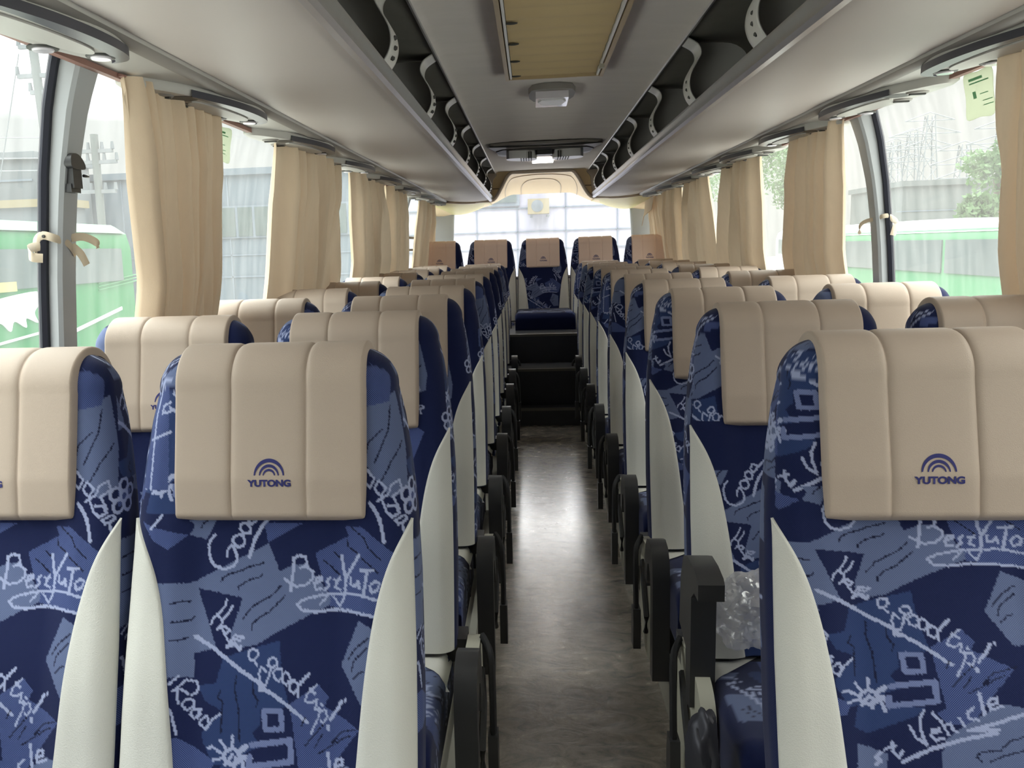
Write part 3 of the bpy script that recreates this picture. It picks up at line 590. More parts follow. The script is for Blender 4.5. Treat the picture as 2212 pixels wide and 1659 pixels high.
# side windows, pillars
wins = {'left': [-.85, 1.90, 3.95, 5.45, 7.28, 9.1], 'right': [-.85, 1.75, 3.40, 5.25, 6.75, 8.05, 9.1]}
zz = [.88, 1.0, 1.15, 1.27, 1.4, 1.5, 1.6, 1.65, 1.70, 1.76, 1.80]
wn = 1; tn = 5
for nm, s in (('left', -1), ('right', 1)):
    ys = wins[nm]
    for i in range(len(ys)-1):
        a, b = ys[i]+(.045 if i else 0), ys[i+1]+(.04 if i < len(ys)-2 else 0)
        if i: a = ys[i]+.05
        P = [[(s*(PW(z)), y, z) for z in zz] for y in (a-.01, b-.03)]
        g = st(put('window_%d' % wn, gridm('pane', P, 'glass')), label='rain-misted %s side window' % nm)
        # black seal round the pane
        loop = [(s*(PW(z)-.004), a, z) for z in zz]+[(s*(PW(z)-.004), b-.04, z) for z in zz[::-1]]
        fr = tube('window_seal', loop+[loop[0]], .012, 'seal', 6); put('window_seal', fr, g)
        wn += 1
    for i, y in enumerate(ys[1:-1]):
        dep = .075 if (nm, i) in (('left', 0), ('right', 1)) else .05
        th = .042 if (nm, i) in (('left', 0), ('right', 1)) else .03
        rows = []
        for z in np.linspace(.86, 1.80, 24):
            xo = PW(z)-.004; xi = xo-th-(.018*max(0, (z-1.35)/.4)**1.5)
            e = .008
            dd = dep+.03*max(0, (z-1.45)/.35)**1.5
            rows.append([(s*xo, y, z), (s*(xi+e), y, z), (s*xi, y+e, z), (s*xi, y+dd-e, z), (s*(xi+e), y+dd, z), (s*xo, y+dd, z), (s*xo, y, z)])
        me = gridm('pillar', rows, 'pillar'); me.set_sharp_from_angle(angle=math.radians(40))
        o = st(put('trim_%d' % tn, me), label='grey curved window pillar on the %s side' % nm); tn += 1
        if dep > .06:
            sl = tube('pillar_seal', [(s*(PW(z)-.008), y-.006, z) for z in np.linspace(.88, 1.78, 20)], .011, 'seal', 6); put('pillar_seal', sl, o)
# sliding window latch on the narrow left post
lk = empty('window_latch', (-1.17, 7.16, 1.36)); tag(lk, 'beige latch block on the sliding sash of the left rear window', 'latch')
put('latch_body', boxes('latch', [(-.02, .02, -.02, .10, -.03, .03)], 'beigepl', .005), lk); put('sash_rail', boxes('rail', [(-.016, .012, -.03, .9, .045, .065), (-.016, .012, -.03, .9, -.06, -.042)], 'seal', .003), lk)

# ------------------------------------------------------------------ luggage racks
def rack(s, nm):
    r = empty('luggage_rack', (0, 0, 0)); tag(r, 'long overhead luggage rack along the %s side with a bright metal edge' % nm, 'luggage rack')
    ya, yb = YF, 8.46
    ys = np.linspace(ya, yb, 12)
    up = [(.478, 1.752), (.52, 1.742), (.60, 1.737), (.70, 1.738), (.80, 1.744), (.875, 1.752), (.893, 1.757), (.893, 1.775), (.875, 1.778), (.48, 1.770), (.478, 1.752)]
    put('underside_panel', prism('underside_panel', [(s*a, b) for a, b in up[:-1]], 'y', ya, yb, 'under', 0), r)
    ed = [(.462, 1.742), (.470, 1.732), (.486, 1.732), (.492, 1.745), (.486, 1.757), (.484, 1.768), (.486, 1.776), (.480, 1.784), (.466, 1.786), (.458, 1.780), (.458, 1.770), (.464, 1.760)]
    put('edge_rail', prism('edge_rail', [(s*a, b) for a, b in ed], 'y', ya, yb, 'alu', 0), r, label='extruded aluminium edge rail')
    bp = [(.49, 1.780), (.86, 1.786), (.93, 1.81), (.955, 1.86), (.93, 1.92), (.86, 1.965), (.7, 1.992), (.55, 1.996), (.43, 1.99)]
    bp = smoothpoly(bp, 4, False)
    put('inner_lining', gridm('inner_lining', [[(s*a, y, b) for a, b in bp] for y in (ya, yb)], 'rackin'), r, label='dark grey lining inside the rack')
    # curved dividers
    y0 = 2.30 if s < 0 else 2.26
    arc = smoothpoly([(.470, 1.782), (.455, 1.805), (.447, 1.835), (.452, 1.87), (.470, 1.905), (.485, 1.935), (.475, 1.965), (.440, 1.988)], 5, False)
    outer = smoothpoly([(.440, 1.988), (.60, 1.985), (.66, 1.93), (.62, 1.86), (.60, 1.80), (.61, 1.784)], 5, False)
    k = -3
    y = y0-.92*5
    while y < 8.3:
        if y > YF+.1:
            d = put('rack_divider', prism('rack_divider', [(s*a, b) for a, b in arc+outer[1:]], 'y', y+.118, y+.126, 'bracket', 0), r, label='curved grey rack divider')
            rows = [[(s*(a-.004), yy, b) for a, b in arc] for yy in (y, y+.012, y+.10, y+.122)]
            me = gridm('flange', rows, 'bracket'); f = put('flange', me, d)
            md = f.modifiers.new('s', 'SOLIDIFY'); md.thickness = .004
            bm = bmesh.new()
            for (a, b) in ((.4555, 1.800), (.4475, 1.825), (.4475, 1.850)):
                bmesh.ops.create_icosphere(bm, subdivisions=1, radius=.007, matrix=Matrix.Translation((s*(a-.006), y+.05, b)))
            put('rivet', finish(bm, 'rivet', 'vent', True), d)
        y += .92
    # cap where the rack ends
    capp = [(.43, 1.995), (.452, 1.93), (.462, 1.84), (.47, 1.78), (.50, 1.742), (.60, 1.725), (.75, 1.722), (.90, 1.735), (1.10, 1.75), (1.10, 1.80), (.95, 1.95), (.7, 2.01)]
    put('end_cap', prism('end_cap', smoothpoly([(s*a, b) for a, b in capp], 4), 'y', 8.455, 8.50, 'brown', .006), r, label='taupe end cap of the rack')
    return r
rack(-1, 'left'); rack(1, 'right')

# ------------------------------------------------------------------ duct between rack and windows
for s, nm, k in ((-1, 'left', 20), (1, 'right', 21)):
    dp = [(.888, 1.760), (.893, 1.748), (.905, 1.742), (.925, 1.741), (.930, 1.746), (1.07, 1.742), (1.085, 1.738), (1.092, 1.742), (1.13, 1.755), (1.13, 1.80), (.90, 1.80)]
    st(put('trim_%d' % k, prism('duct', [(s*a, b) for a, b in dp], 'y', YF, 8.7, 'duct', 0)), label='light grey air duct strip above the %s windows' % nm)
    dark = [(.893, 1.7475), (.905, 1.739), (.925, 1.738), (.926, 1.745), (.900, 1.749)]  # darker grey strip along the inner edge of the duct
    st(put('trim_%d' % (k+2), prism('duct_edge_strip', [(s*a, b) for a, b in dark], 'y', YF, 8.7, 'dductp', 0)), label='grey strip between rack and duct, %s side' % nm)
    rl = [(1.055, 1.741), (1.072, 1.741), (1.072, 1.728), (1.055, 1.728)]
    rr = put('curtain_rail', prism('curtain_rail', [(s*a, b) for a, b in rl], 'y', .4, 8.7, 'hem', .002)); tag(rr, 'red-brown curtain rail along the top of the %s windows' % nm, 'curtain rail', 'curtain rails')

# service pods with lamps, vents and speaker
def pod_meshes(s):
    d = {}
    out = [(0, 1.070), (.05, 1.030), (.25, .965), (.45, .925), (.62, .905), (.78, .900), (.90, .908), (.965, .930), (.985, .965), (.95, 1.0), (.80, 1.035), (.60, 1.058), (.40, 1.078), (.20, 1.092), (.05, 1.096)]
    L = .72
    sp = smoothpoly([(u*L, w_) for u, w_ in out], 5)
    bm = bmesh.new()
    A = [bm.verts.new((s*b, a, 1.745)) for a, b in sp]
    cx = sum(b for a, b in sp)/len(sp); cy = sum(a for a, b in sp)/len(sp)
    B = [bm.verts.new((s*(cx+(b-cx)*.985), cy+(a-cy)*.992, 1.728)) for a, b in sp]
    D = [bm.verts.new((s*(cx+(b-cx)*.90), cy+(a-cy)*.96, 1.720)) for a, b in sp]
    n = len(sp)
    for X, Y in ((A, B), (B, D)):
        for i in range(n): bm.faces.new([X[i], X[(i+1) % n], Y[(i+1) % n], Y[i]])
    bm.faces.new(D); bm.faces.new(A[::-1])
    d['pod'] = finish(bm, 'service_panel', 'duct', True)
    # dark crescent along the aisle-side edge
    inn = smoothpoly([(.25, .962), (.45, .922), (.62, .902), (.78, .897), (.90, .905), (.968, .928), (.99, .965)], 6, False)
    o2 = [(a-.012*(1-abs(2*i/(len(inn)-1)-1)), b-.0+.038*math.sin(math.pi*i/(len(inn)-1))**.6) for i, (a, b) in enumerate(inn)]
    pl = [(s*b, a*L) for a, b in inn]+[(s*b, a*L) for a, b in o2[::-1][1:-1]]
    d['crescent'] = prism('edge_strip', pl, 'z', 1.7165, 1.735, 'crescent', .001, 1)
    # inset hatch line
    hl = smoothpoly([(.36, .985), (.55, .955), (.78, .945), (.86, .965), (.80, .995), (.60, 1.015), (.42, 1.02)], 5)
    d['hatch'] = prism('access_hatch', [(s*b, a*L) for a, b in hl], 'z', 1.7155, 1.722, 'duct', .002, 1)
    return d
pods = {s: pod_meshes(s) for s in (-1, 1)}
disc = cyl('bezel', (0, 0, .004), .030, .006, 'z', 'vent', 20, .002); dl = cyl('lamp_lens', (0, 0, 0), .021, .006, 'z', 'lens', 16, .002)
vdisc = cyl('air_vent', (0, 0, .004), .031, .008, 'z', 'dductp', 20, .003); vslot = boxes('vent_blade', [(-.022, .022, -.006, .006, -.004, .002)], 'vent', .001)
spk = cyl('speaker_grille', (0, 0, .004), .042, .004, 'z', 'vent', 24, .002)
for s, nm, y0, dy, n in ((-1, 'left', .18, .955, 9), (1, 'right', .17, .83, 10)):
    for i in range(n):
        y = y0+i*dy
        r = empty('service_panel', (0, y, 0))
        w_ = ['nearest', 'second', 'third', 'fourth', 'fifth', 'sixth', 'seventh', 'eighth', 'ninth', 'last'][i]
        tag(r, 'grey overhead service panel with dark crescent edge, %s above the %s windows' % (w_, nm), 'service panel', 'service panels above the %s windows' % nm)
        put('panel_shell', pods[s]['pod'], r); put('edge_strip', pods[s]['crescent'], r, label='dark slate crescent strip'); put('access_hatch', pods[s]['hatch'], r)
        for (a, b) in ((.60, .995+.055), (.86*.72+.02, .965)): pass
        for (yy, xx) in ((.56, 1.035), (.655, .965)):
            l = put('reading_light', disc, r, (s*xx, yy, 1.7155)); put('lamp_lens', dl, l)
        for (yy, xx) in ((.16, 1.035), (.30, 1.045)):
            l = put('air_vent', vdisc, r, (s*xx, yy, 1.7155)); put('vent_blade', vslot, l)
        put('speaker_grille', spk, r, (s*1.0, .215, 1.717))

# ------------------------------------------------------------------ ceiling fittings
h = empty('roof_hatch', (0, 0, 0)); tag(h, 'roof hatch covered by a pleated olive tan blind in a tan frame', 'roof hatch')
HX, HY0, HY1 = .187, 2.42, 3.74
rows = []
for y in np.linspace(HY0, HY1, 90):
    rows.append([(x, y, 1.990-.004*math.sin(y*48)*(1-.3*abs(x)/HX)) for x in np.linspace(-HX+.02, HX-.02, 14)])
put('blind', gridm('blind', rows, 'blind', flip=True), h)
bm = bmesh.new()  # dark blobs stand in for the shade in the blind's tucks
for k in range(5):
    y = HY0+.14+k*.285; bmesh.ops.create_icosphere(bm, subdivisions=2, radius=.011, matrix=Matrix.Translation((-HX+.034, y, 1.986)) @ Matrix.Diagonal((2.0, .7, .4, 1)))
put('tuck_shade', finish(bm, 'tuck_shade', 'vent', True), h, label='dark blobs painting the shaded tucks along the blind')
put('frame_rail', boxes('frame_rail', [(-HX-.008, -HX+.006, HY0, HY1, 1.975, 2.004), (HX-.006, HX+.008, HY0, HY1, 1.975, 2.004), (-HX-.008, HX+.008, HY1-.006, HY1+.006, 1.978, 2.004), (-HX-.008, HX+.008, HY0-.006, HY0+.006, 1.978, 2.004)], 'tan', .003), h)
put('guide_rail', boxes('guide_rail', [(-HX+.010, -HX+.018, HY0, HY1, 1.980, 1.998), (HX-.018, HX-.010, HY0, HY1, 1.980, 1.998)], 'whitepl', .002), h)
put('blind_clip', boxes('clip', [(HX-.022, HX-.004, HY1-.23, HY1-.20, 1.968, 1.982)], 'beigepl', .002), h)
lp = empty('ceiling_lamp', (0, 4.18, 2.0)); tag(lp, 'square white ceiling lamp with a moulded lens, behind the roof hatch', 'lamp')
put('housing', prism('housing', smoothpoly([(-.088, -.15), (.088, -.15), (.080, .16), (-.080, .16)], 3), 'z', -.018, .006, 'dductp', .005), lp)
put('lens', boxes('lens', [(-.072, .072, -.12, .14, -.048, -.016)], 'lens', .012), lp)
put('reflector', prism('reflector', [(-.048, -.09), (.048, -.09), (.062, -.04), (.042, .05), (-.042, .05), (-.062, -.04)], 'z', -.054, -.044, 'whitepl', .003), lp)
ac = empty('air_conditioning_return', (0, 6.55, 2.0)); tag(ac, 'dark framed air return in the ceiling with two white louvred panels', 'air conditioning unit')
fo = smoothpoly([(-.37, -.42), (0, -.44), (.37, -.42), (.34, -.05), (.31, .30), (0, .33), (-.31, .30), (-.34, -.05)], 3)
put('surround', prism('surround', fo, 'z', -.018, .0, 'dductp', .006), ac)
put('recess_panel', prism('recess_panel', smoothpoly([(-.29, -.20), (.29, -.20), (.26, .18), (-.26, .18)], 3), 'z', -.024, -.012, 'vent', .003), ac)
put('front_lip', tube('front_lip', [(-.375, -.42, -.018), (-.2, -.435, -.026), (0, -.44, -.028), (.2, -.435, -.026), (.375, -.42, -.018)], .007, 'vent', 8), ac)
for s in (-1, 1):
    a = put('louvre_panel', prism('louvre_panel', smoothpoly([(s*.07, -.12), (s*.25, -.16), (s*.262, -.02), (s*.20, .05), (s*.075, .07)], 3), 'z', -.078, -.02, 'whitepl', .006), ac, label='white louvred panel')
    put('slat', boxes('slat', [(min(s*(.09+i*.018), s*(.098+i*.018)), max(s*(.09+i*.018), s*(.098+i*.018)), -.152, .05, -.081, -.034) for i in range(5)], 'vent', 0), a)
put('display', boxes('display', [(-.055, .055, -.13, -.02, -.055, -.02)], 'black', .003), ac)
put('latch', tube('latch', [(.02, .05, -.03), (.06, .10, -.045), (.10, .09, -.04), (.12, .05, -.03)], .008, 'vent', 6), ac)
put('glow_panel', boxes('glow_panel', [(-.085, .085, .72, 1.0, -.014, -.004)], 'glowpanel', .004), ac, label='small white ceiling panel with an added glow')

# ------------------------------------------------------------------ rear: cove, window, pillars
def arch_z(x, t):
    """height of the rear lining at half position x, t=0 at the arch, t=1 at the window head"""
    ax = abs(x)
    w0 = np.interp(t, [0, 1], [.47, .56]); 
    k = np.clip((ax-.27-.0*t)/(w0-.27), 0, 1); k = k*k*(3-2*k)
    zc = np.interp(t, [0, .5, 1], [1.995, 1.95, 1.835]); zs = np.interp(t, [0, 1], [1.745, 1.735]) - .10*np.clip((ax-.5)/.5, 0, 1)*t
    return zc*(1-k)+zs*k
xs = np.linspace(-1.12, 1.12, 97)
P = [[(x, 8.44+.80*t, arch_z(x, t)) for x in xs] for t in np.linspace(0, 1, 16)]
o = st(put('trim_30', gridm('cove', P, 'cream')), label='cream moulded lining around the rear window head')
for k, (w_, t0) in enumerate(((.36, .18), (.20, .45))):
    pts = []
    for i in range(41):
        a = math.pi*i/40; x = -w_*math.cos(a); t = 1-(1-t0)*math.sin(a)**.55
        pts.append((x, 8.44+.80*t, arch_z(x, t)-.002))
    put('embossed_line', tube('embossed_line', pts, .0045, 'brown', 6), o)
# taupe rim of the arch
rim = [(x, 8.43, arch_z(x, 0)-.004) for x in np.linspace(-.62, .62, 60)]
st(put('trim_31', tube('rim', rim, .016, 'brown', 8)), label='taupe rim round the rear ceiling arch')
st(put('wall_rear_header', gridm('h', [[(x, 9.245, z) for x in np.linspace(-1.12, 1.12, 97)] for z in ()] or [[(x, 9.245, arch_z(x, 1)+d) for x in xs] for d in (0, .35)], 'cream')))
for s, nm in ((-1, 'left'), (1, 'right')):
    sk = []
    for y in np.linspace(8.46, 9.24, 8):
        sk.append([(s*x, y, 1.735-(.085*math.sin(math.pi*min(1, max(0, (x-.55)/.62)))**1.0)*((y-8.46)/.78)**.7) for x in np.linspace(.50, 1.13, 22)])
    st(put('trim_%d' % (32 if s < 0 else 33), gridm('skirt', sk, 'yellowcream')), label='yellowish lining below the %s rear corner' % nm)
    pl = []
    for z in np.linspace(.98, 1.74, 14):
        xi = .905+.02*math.cos((z-1)*3)
        pl.append([(s*1.19, 9.12, z), (s*1.13, 9.19, z), (s*(xi+.03), 9.215, z), (s*xi, 9.23, z), (s*(xi-.005), 9.26, z)])
    st(put('wall_rear_'+nm, gridm('rearpillar', pl, 'pillar')), label='pale grey rear corner panel')
g = st(put('window_20', gridm('pane', [[(x, 9.262, z) for x in np.linspace(-.95, .95, 4)] for z in (.98, 1.45, 1.93)], 'glass_rear')), label='wide bright rear window')
lo = [(-.93, 9.255, .98), (-.93, 9.255, 1.9), (.93, 9.255, 1.9), (.93, 9.255, .98)]
put('window_seal', tube('window_seal', lo+[lo[0]], .012, 'seal', 6), g)

# ------------------------------------------------------------------ steps up to the rear bench
sp = empty('aisle_steps', (AX, 0, 0)); tag(sp, 'three dark rubber steps with worn metal edges at the end of the aisle', 'steps')
for i, (y0, z1) in enumerate(((6.40, .125), (6.56, .395), (6.98, .615))):
    a = put('step', boxes('step', [(-.283, .283, y0, 8.0 if i == 2 else [6.56, 6.98][i]+.01, -.02, z1)], 'dark', .003), sp)
    put('nosing', boxes('nosing', [(-.28, .28, y0-.006, y0+.028, z1-.014, z1+.004)], 'stepedge', .002), a)
st(put('trim_34', boxes('bench_plinth', [(-1.2, 1.2, 8.0, 9.2, -.02, .47)], 'dark', .004)), label='dark plinth under the rear bench')

# ------------------------------------------------------------------ curtains
def curtain(s, yt0, yt1, yb0, yb1, n, amp, label, seed, ztop=1.735, zbot=.99, tilt=0, hem=True):
    rs = np.random.RandomState(seed); nu, nv = n*14, 26
    ph = np.cumsum(rs.uniform(.6, 1.4, n+2)); 
    us = np.linspace(0, 1, nu); phase = np.interp(us, np.linspace(0, 1, n+2), (ph-ph[0])/(ph[-1]-ph[0]))*n*2*math.pi
    am = np.interp(us, np.linspace(0, 1, n), rs.uniform(.55, 1.15, n))
    rows = []
    for j in range(nv):
        v = j/(nv-1); z = ztop+(zbot-ztop)*v
        y0 = yt0+(yb0-yt0)*min(1, v/.65); y1 = yt1+(yb1-yt1)*min(1, v/.65)
        base = np.interp(z, [.8, 1.0, 1.2, 1.5, 1.70, 1.735], [1.20, 1.19, 1.155, 1.110, 1.066, 1.062])-.008
        a = amp*(.6+.4*min(1, v/.25))
        drift = .25*math.sin(v*2.3+seed)
        off = a*am*np.sin(phase+drift*us*6)+.25*a*np.sin(phase*2.3+1)
        y = y0+(y1-y0)*us+.35*a*np.cos(phase+drift*us*6)
        rows.append(np.stack([s*(base-a*.6+off), y, np.full(nu, z)], -1))
    o = put('curtain', gridm('curtain', np.array(rows), 'curtain')); tag(o, label, 'curtain', 'pleated window curtains')
    put('header_tape', tube('header_tape', [(s*1.052, yt0, ztop), (s*1.052, yt1, ztop)], 0, 'hem', 6, (.004, .012, (0, 0, 1))), o)
    return o
curtain(-1, 2.05, 2.64, 2.24, 2.70, 8, .044, 'wide beige pleated curtain on the left, nearest the camera', 1)
curtain(-1, 3.28, 4.30, 3.34, 4.34, 6, .060, 'beige curtain on the left behind the nearest one, darker wide folds', 2)
curtain(-1, 4.62, 5.60, 5.00, 5.95, 5, .056, 'third beige curtain from the camera on the left side', 3)
curtain(-1, 5.80, 6.60, 6.15, 7.08, 4, .050, 'fourth beige curtain on the left, beside the narrow dark window post', 4)
curtain(-1, 7.55, 8.55, 7.65, 8.75, 7, .050, 'farthest left curtain, hanging by the rear corner', 5)
curtain(1, 1.75, 2.33, 1.80, 2.44, 6, .040, 'beige curtain cut off by the right edge of the photograph', 6)
curtain(1, 3.47, 4.05, 3.65, 4.34, 5, .046, 'beige curtain on the right, just behind the grey pillar', 7)
curtain(1, 4.66, 5.54, 4.86, 5.86, 4, .050, 'beige curtain on the right with one dark central fold', 8)
curtain(1, 6.00, 6.75, 6.05, 7.25, 4, .048, 'beige curtain on the right flaring wide at the bottom', 9)
curtain(1, 7.00, 7.80, 7.30, 8.0, 7, .050, 'narrow yellowish curtain on the right toward the rear', 10)
c6 = curtain(1, 8.02, 8.90, 8.05, 9.05, 7, .035, 'rear right curtain with a folded-over top corner', 11)
put('folded_corner', prism('folded_corner', [(8.15, 1.715), (8.75, 1.70), (8.82, 1.60), (9.02, 1.47), (8.86, 1.56), (8.3, 1.60)], 'x', .985, .991, 'curtain', .001, 1), c6)

# curtain ties on the two visible pillars, coat clip
def ribbon(name, pts, w_, parent=None):
    return tube(name, smoothpoly(pts, 6, False), 0, 'tie', 8, (.0025, w_, (0, .2, 1)) if False else (w_, .002, (0, 0, 1)))
t = empty('curtain_tie', (0, 0, 0)); tag(t, 'loose cream curtain tie wrapped round the left window pillar', 'curtain tie', 'curtain ties on the pillars')
put('strap', ribbon('strap', [(-1.206, 1.893, 1.315), (-1.203, 1.886, 1.350), (-1.185, 1.884, 1.368), (-1.160, 1.889, 1.362), (-1.150, 1.93, 1.350), (-1.150, 1.96, 1.325)], .009), t)
put('loop', ribbon('loop', [(-1.19, 1.886, 1.345), (-1.208, 1.872, 1.340), (-1.200, 1.862, 1.322), (-1.180, 1.872, 1.318)], .010), t)
put('tail', ribbon('tail', [(-1.150, 1.945, 1.362), (-1.130, 1.965, 1.364), (-1.112, 1.985, 1.352), (-1.110, 1.990, 1.338)], .009), t)
put('tail', ribbon('tail', [(-1.150, 1.945, 1.345), (-1.135, 1.955, 1.325), (-1.128, 1.965, 1.300)], .009), t)
put('stud', cyl('stud', (-1.178, 1.880, 1.366), .004, .005, 'y', 'vent', 10), t)
t = empty('curtain_tie', (0, 0, 0)); tag(t, 'loose cream curtain tie wrapped round the right window pillar', 'curtain tie', 'curtain ties on the pillars')
put('strap', ribbon('strap', [(1.152, 3.43, 1.366), (1.165, 3.390, 1.374), (1.185, 3.386, 1.375), (1.204, 3.390, 1.362)], .008), t)
put('tail', ribbon('tail', [(1.155, 3.43, 1.366), (1.132, 3.455, 1.360), (1.118, 3.475, 1.344), (1.118, 3.478, 1.312)], .007), t)
put('tail', ribbon('tail', [(1.190, 3.386, 1.370), (1.208, 3.382, 1.350), (1.200, 3.382, 1.305)], .010), t)
hk = empty('curtain_hook', (-1.128, 1.935, 1.518)); hk.scale = (.66, .66, .62); tag(hk, 'black plastic hook block on the left window pillar', 'hook')
put('head', prism('head', smoothpoly([(-.045, .025), (-.03, .045), (.01, .045), (.045, .02), (.045, -.005), (-.035, -.005)], 4), 'x', -.02, .026, 'black', .005), hk)
put('stem', boxes('stem', [(-.016, .02, -.028, .03, -.075, 0)], 'black', .005), hk)
put('peg', cyl('peg', (.024, .05, -.028), .006, .03, 'y', 'black', 10), hk)
put('base', boxes('base', [(-.024, .012, -.034, .03, -.09, -.06)], 'black', .005), hk)

# stickers on the glass
def sticker(s, ya, yb, za, zb, sk, label):
    pts = [(ya, zb), (yb, zb+sk), (yb+.03, za+sk), (ya+.03, za)]
    x = lambda z: s*(PW(z)-.012)
    bm = bmesh.new(); cs = []
    P = smoothpoly([pts[0], ((pts[0][0]+pts[1][0])/2, (pts[0][1]+pts[1][1])/2), pts[1], ((pts[1][0]+pts[2][0])/2, (pts[1][1]+pts[2][1])/2), pts[2], ((pts[2][0]+pts[3][0])/2, (pts[2][1]+pts[3][1])/2), pts[3], ((pts[3][0]+pts[0][0])/2, (pts[3][1]+pts[0][1])/2)], 4)
    v = [bm.verts.new((x(b), a, b)) for a, b in P]; bm.faces.new(v)
    r = bmesh.ops.extrude_face_region(bm, geom=bm.faces[:]); 
    for q in r['geom']:
        if isinstance(q, bmesh.types.BMVert): q.co.x -= s*.0015
    o = put('window_sticker', finish(bm, 'window_sticker', 'sticker', False)); tag(o, label, 'sticker')
    xb = s*(PW((za+zb)/2)-.0165)
    ink = [(ya+.02, zb-.025, .05, .012), (ya+.02, zb-.045, .035, .006)]
    bm = bmesh.new(); k = 1 if yb > ya else -1
    for (a, b, L, h_) in ((.15, .12, .5, .06), (.15, .22, .7, .03), (.2, .42, .12, .16), (.45, .50, .3, .02), (.5, .66, .35, .02), (.5, .76, .35, .02)):
        y0 = ya+(yb-ya)*a; z0 = zb-(zb-za)*b; add_box(bm, xb-.0008, xb+.0008, min(y0, y0+(yb-ya)*L), max(y0, y0+(yb-ya)*L), z0-(zb-za)*h_, z0)
    bm2 = finish(bm, 'printing', 'stickerink', False)
    for vv in bm2.vertices: vv.co.x = s*(PW(vv.co.z)-.0150)
    put('printing', bm2, o)
sticker(1, 2.72, 2.57, 1.625, 1.742, -.002, 'pale green rounded sticker on the right window')
sticker(-1, 2.86, 3.03, 1.63, 1.735, 0, 'pale green sticker half hidden by the nearest left curtain')

# crumpled clear bag in the raised-armrest seat
bm = bmesh.new(); bmesh.ops.create_icosphere(bm, subdivisions=5, radius=1)
from mathutils import noise
for v in bm.verts:
    p = v.co.copy(); n1 = noise.noise(p*1.7+Vector((3, 1, 2))); n2 = abs(noise.noise(p*5+Vector((1, 7, 2)))); n3 = abs(noise.noise(p*11))
    k = 1+.28*n1-.22*n2-.09*n3
    v.co = Vector((p.x*.095*k, p.y*.08*k, p.z*.085*k*(1.0+.4*max(0, p.x))))
me = finish(bm, 'plastic_bag', 'bag', True); o = put('plastic_bag', me, None, (.355, 1.80, .545)); tag(o, 'crumpled clear plastic bag on the seat with the raised armrest', 'plastic bag')
bm = bmesh.new(); bmesh.ops.create_icosphere(bm, subdivisions=4, radius=1)
for v in bm.verts:
    p = v.co.copy(); k = 1+.25*noise.noise(p*1.6)-.10*abs(noise.noise(p*4)); v.co = Vector((p.x*.030*k, p.y*.05*k, p.z*.085*k))
M['dbag'] = M['bag'].copy(); M['dbag'].name = 'smoky_plastic_film'
for n_ in M['dbag'].node_tree.nodes:
    if n_.type == 'BSDF_GLOSSY': n_.inputs['Roughness'].default_value = .4; n_.inputs['Color'].default_value = (.35, .35, .4, 1)
    if n_.type == 'BSDF_TRANSPARENT': n_.inputs[0].default_value = (.25, .25, .28, 1)
    if n_.type in ('BSDF_DIFFUSE', 'BSDF_TRANSLUCENT'): n_.inputs[0].default_value = (.16, .16, .19, 1)
o = put('plastic_bag', finish(bm, 'plastic_bag', 'dbag', True), None, (.192, 1.50, .40)); tag(o, 'smoky plastic bag hanging beside the right aisle seat', 'plastic bag')
# ------------------------------------------------------------------ outside
st(put('ground', boxes('ground', [(-90, 90, -30, 120, -1.2, -1.1)], 'ground', 0)), label='pale concrete yard')
def coach(x0, x1, y0, y1, zt, body, label, winz=(1.05, 1.5), roof='buswhite', feather=False, group=None):
    r = empty('parked_bus', (0, 0, 0)); tag(r, label, 'bus', group)
    z0 = -.8; xm = (x0+x1)/2
    prof = [(x0, z0), (x0, winz[1]), (x0+.06, winz[1]+(zt-winz[1])*.6), (x0+.25, zt-.02), (xm, zt), (x1-.25, zt-.02), (x1-.06, winz[1]+(zt-winz[1])*.6), (x1, winz[1]), (x1, z0)]
    put('body', prism('body', prof, 'y', y0, y1, body, .08, 3), r)
    put('roof', prism('roof', [(x0+.03, zt-.14), (x0+.25, zt+.0), (xm, zt+.02), (x1-.25, zt), (x1-.03, zt-.14)], 'y', y0+.1, y1-.1, roof, .02), r)
    for s, x in ((-1, x0), (1, x1)):
        n = 5; L = (y1-y0-.5)/n
        for i in range(n):
            put('side_window', boxes('side_window', [(x-.02, x+.02, y0+.25+i*L, y0+.25+(i+1)*L-.12, winz[0], winz[1])], 'buswin', .008), r)
    put('windscreen', boxes('windscreen', [(x0+.15, x1-.15, y1-.02, y1+.03, winz[0]-.1, winz[1])], 'buswin', .01), r)
    put('windscreen', boxes('windscreen', [(x0+.15, x1-.15, y0-.03, y0+.02, winz[0]-.1, winz[1])], 'buswin', .01), r)
    for y in (y0+2.2, y1-2.2):
        for x in (x0+.02, x1-.02): put('wheel', cyl('wheel', (x, y, -.62), .48, .28, 'x', 'seal', 24, .02), r)
    return r
g1 = coach(-9.1, -6.6, 2.6, 13.9, 1.86, 'green', 'bright green bus with a white feather graphic parked on the left', winz=(.98, 1.48), roof='green2')
fe = smoothpoly([(9.6, .80), (10.2, .88), (10.9, .93), (11.12, .90), (11.08, .78), (10.92, .66), (10.98, .52), (10.72, .60), (10.70, .48), (10.45, .58), (10.35, .46), (10.15, .58), (9.9, .50), (9.7, .60)], 4)
put('feather_graphic', prism('feather_graphic', fe, 'x', -6.60, -6.588, 'buswhite', 0), g1)
put('route_board', boxes('route_board', [(-6.60, -6.57, 9.6, 10.55, .955, 1.075)], 'busyellow', .01), g1)
st_ = []
for k in range(3): st_.append([(12.7, .86+.05*k), (14.0, .95+.05*k), (14.0, .965+.05*k), (12.7, .87+.05*k)])
for q in st_: put('side_stripe', prism('side_stripe', q, 'x', -6.60, -6.585, 'green2', 0), g1)
put('side_stripe', prism('side_stripe', [(11.9, .30), (13.4, .52), (13.4, .57), (11.9, .35)], 'x', -6.60, -6.585, 'buswhite', 0), g1)
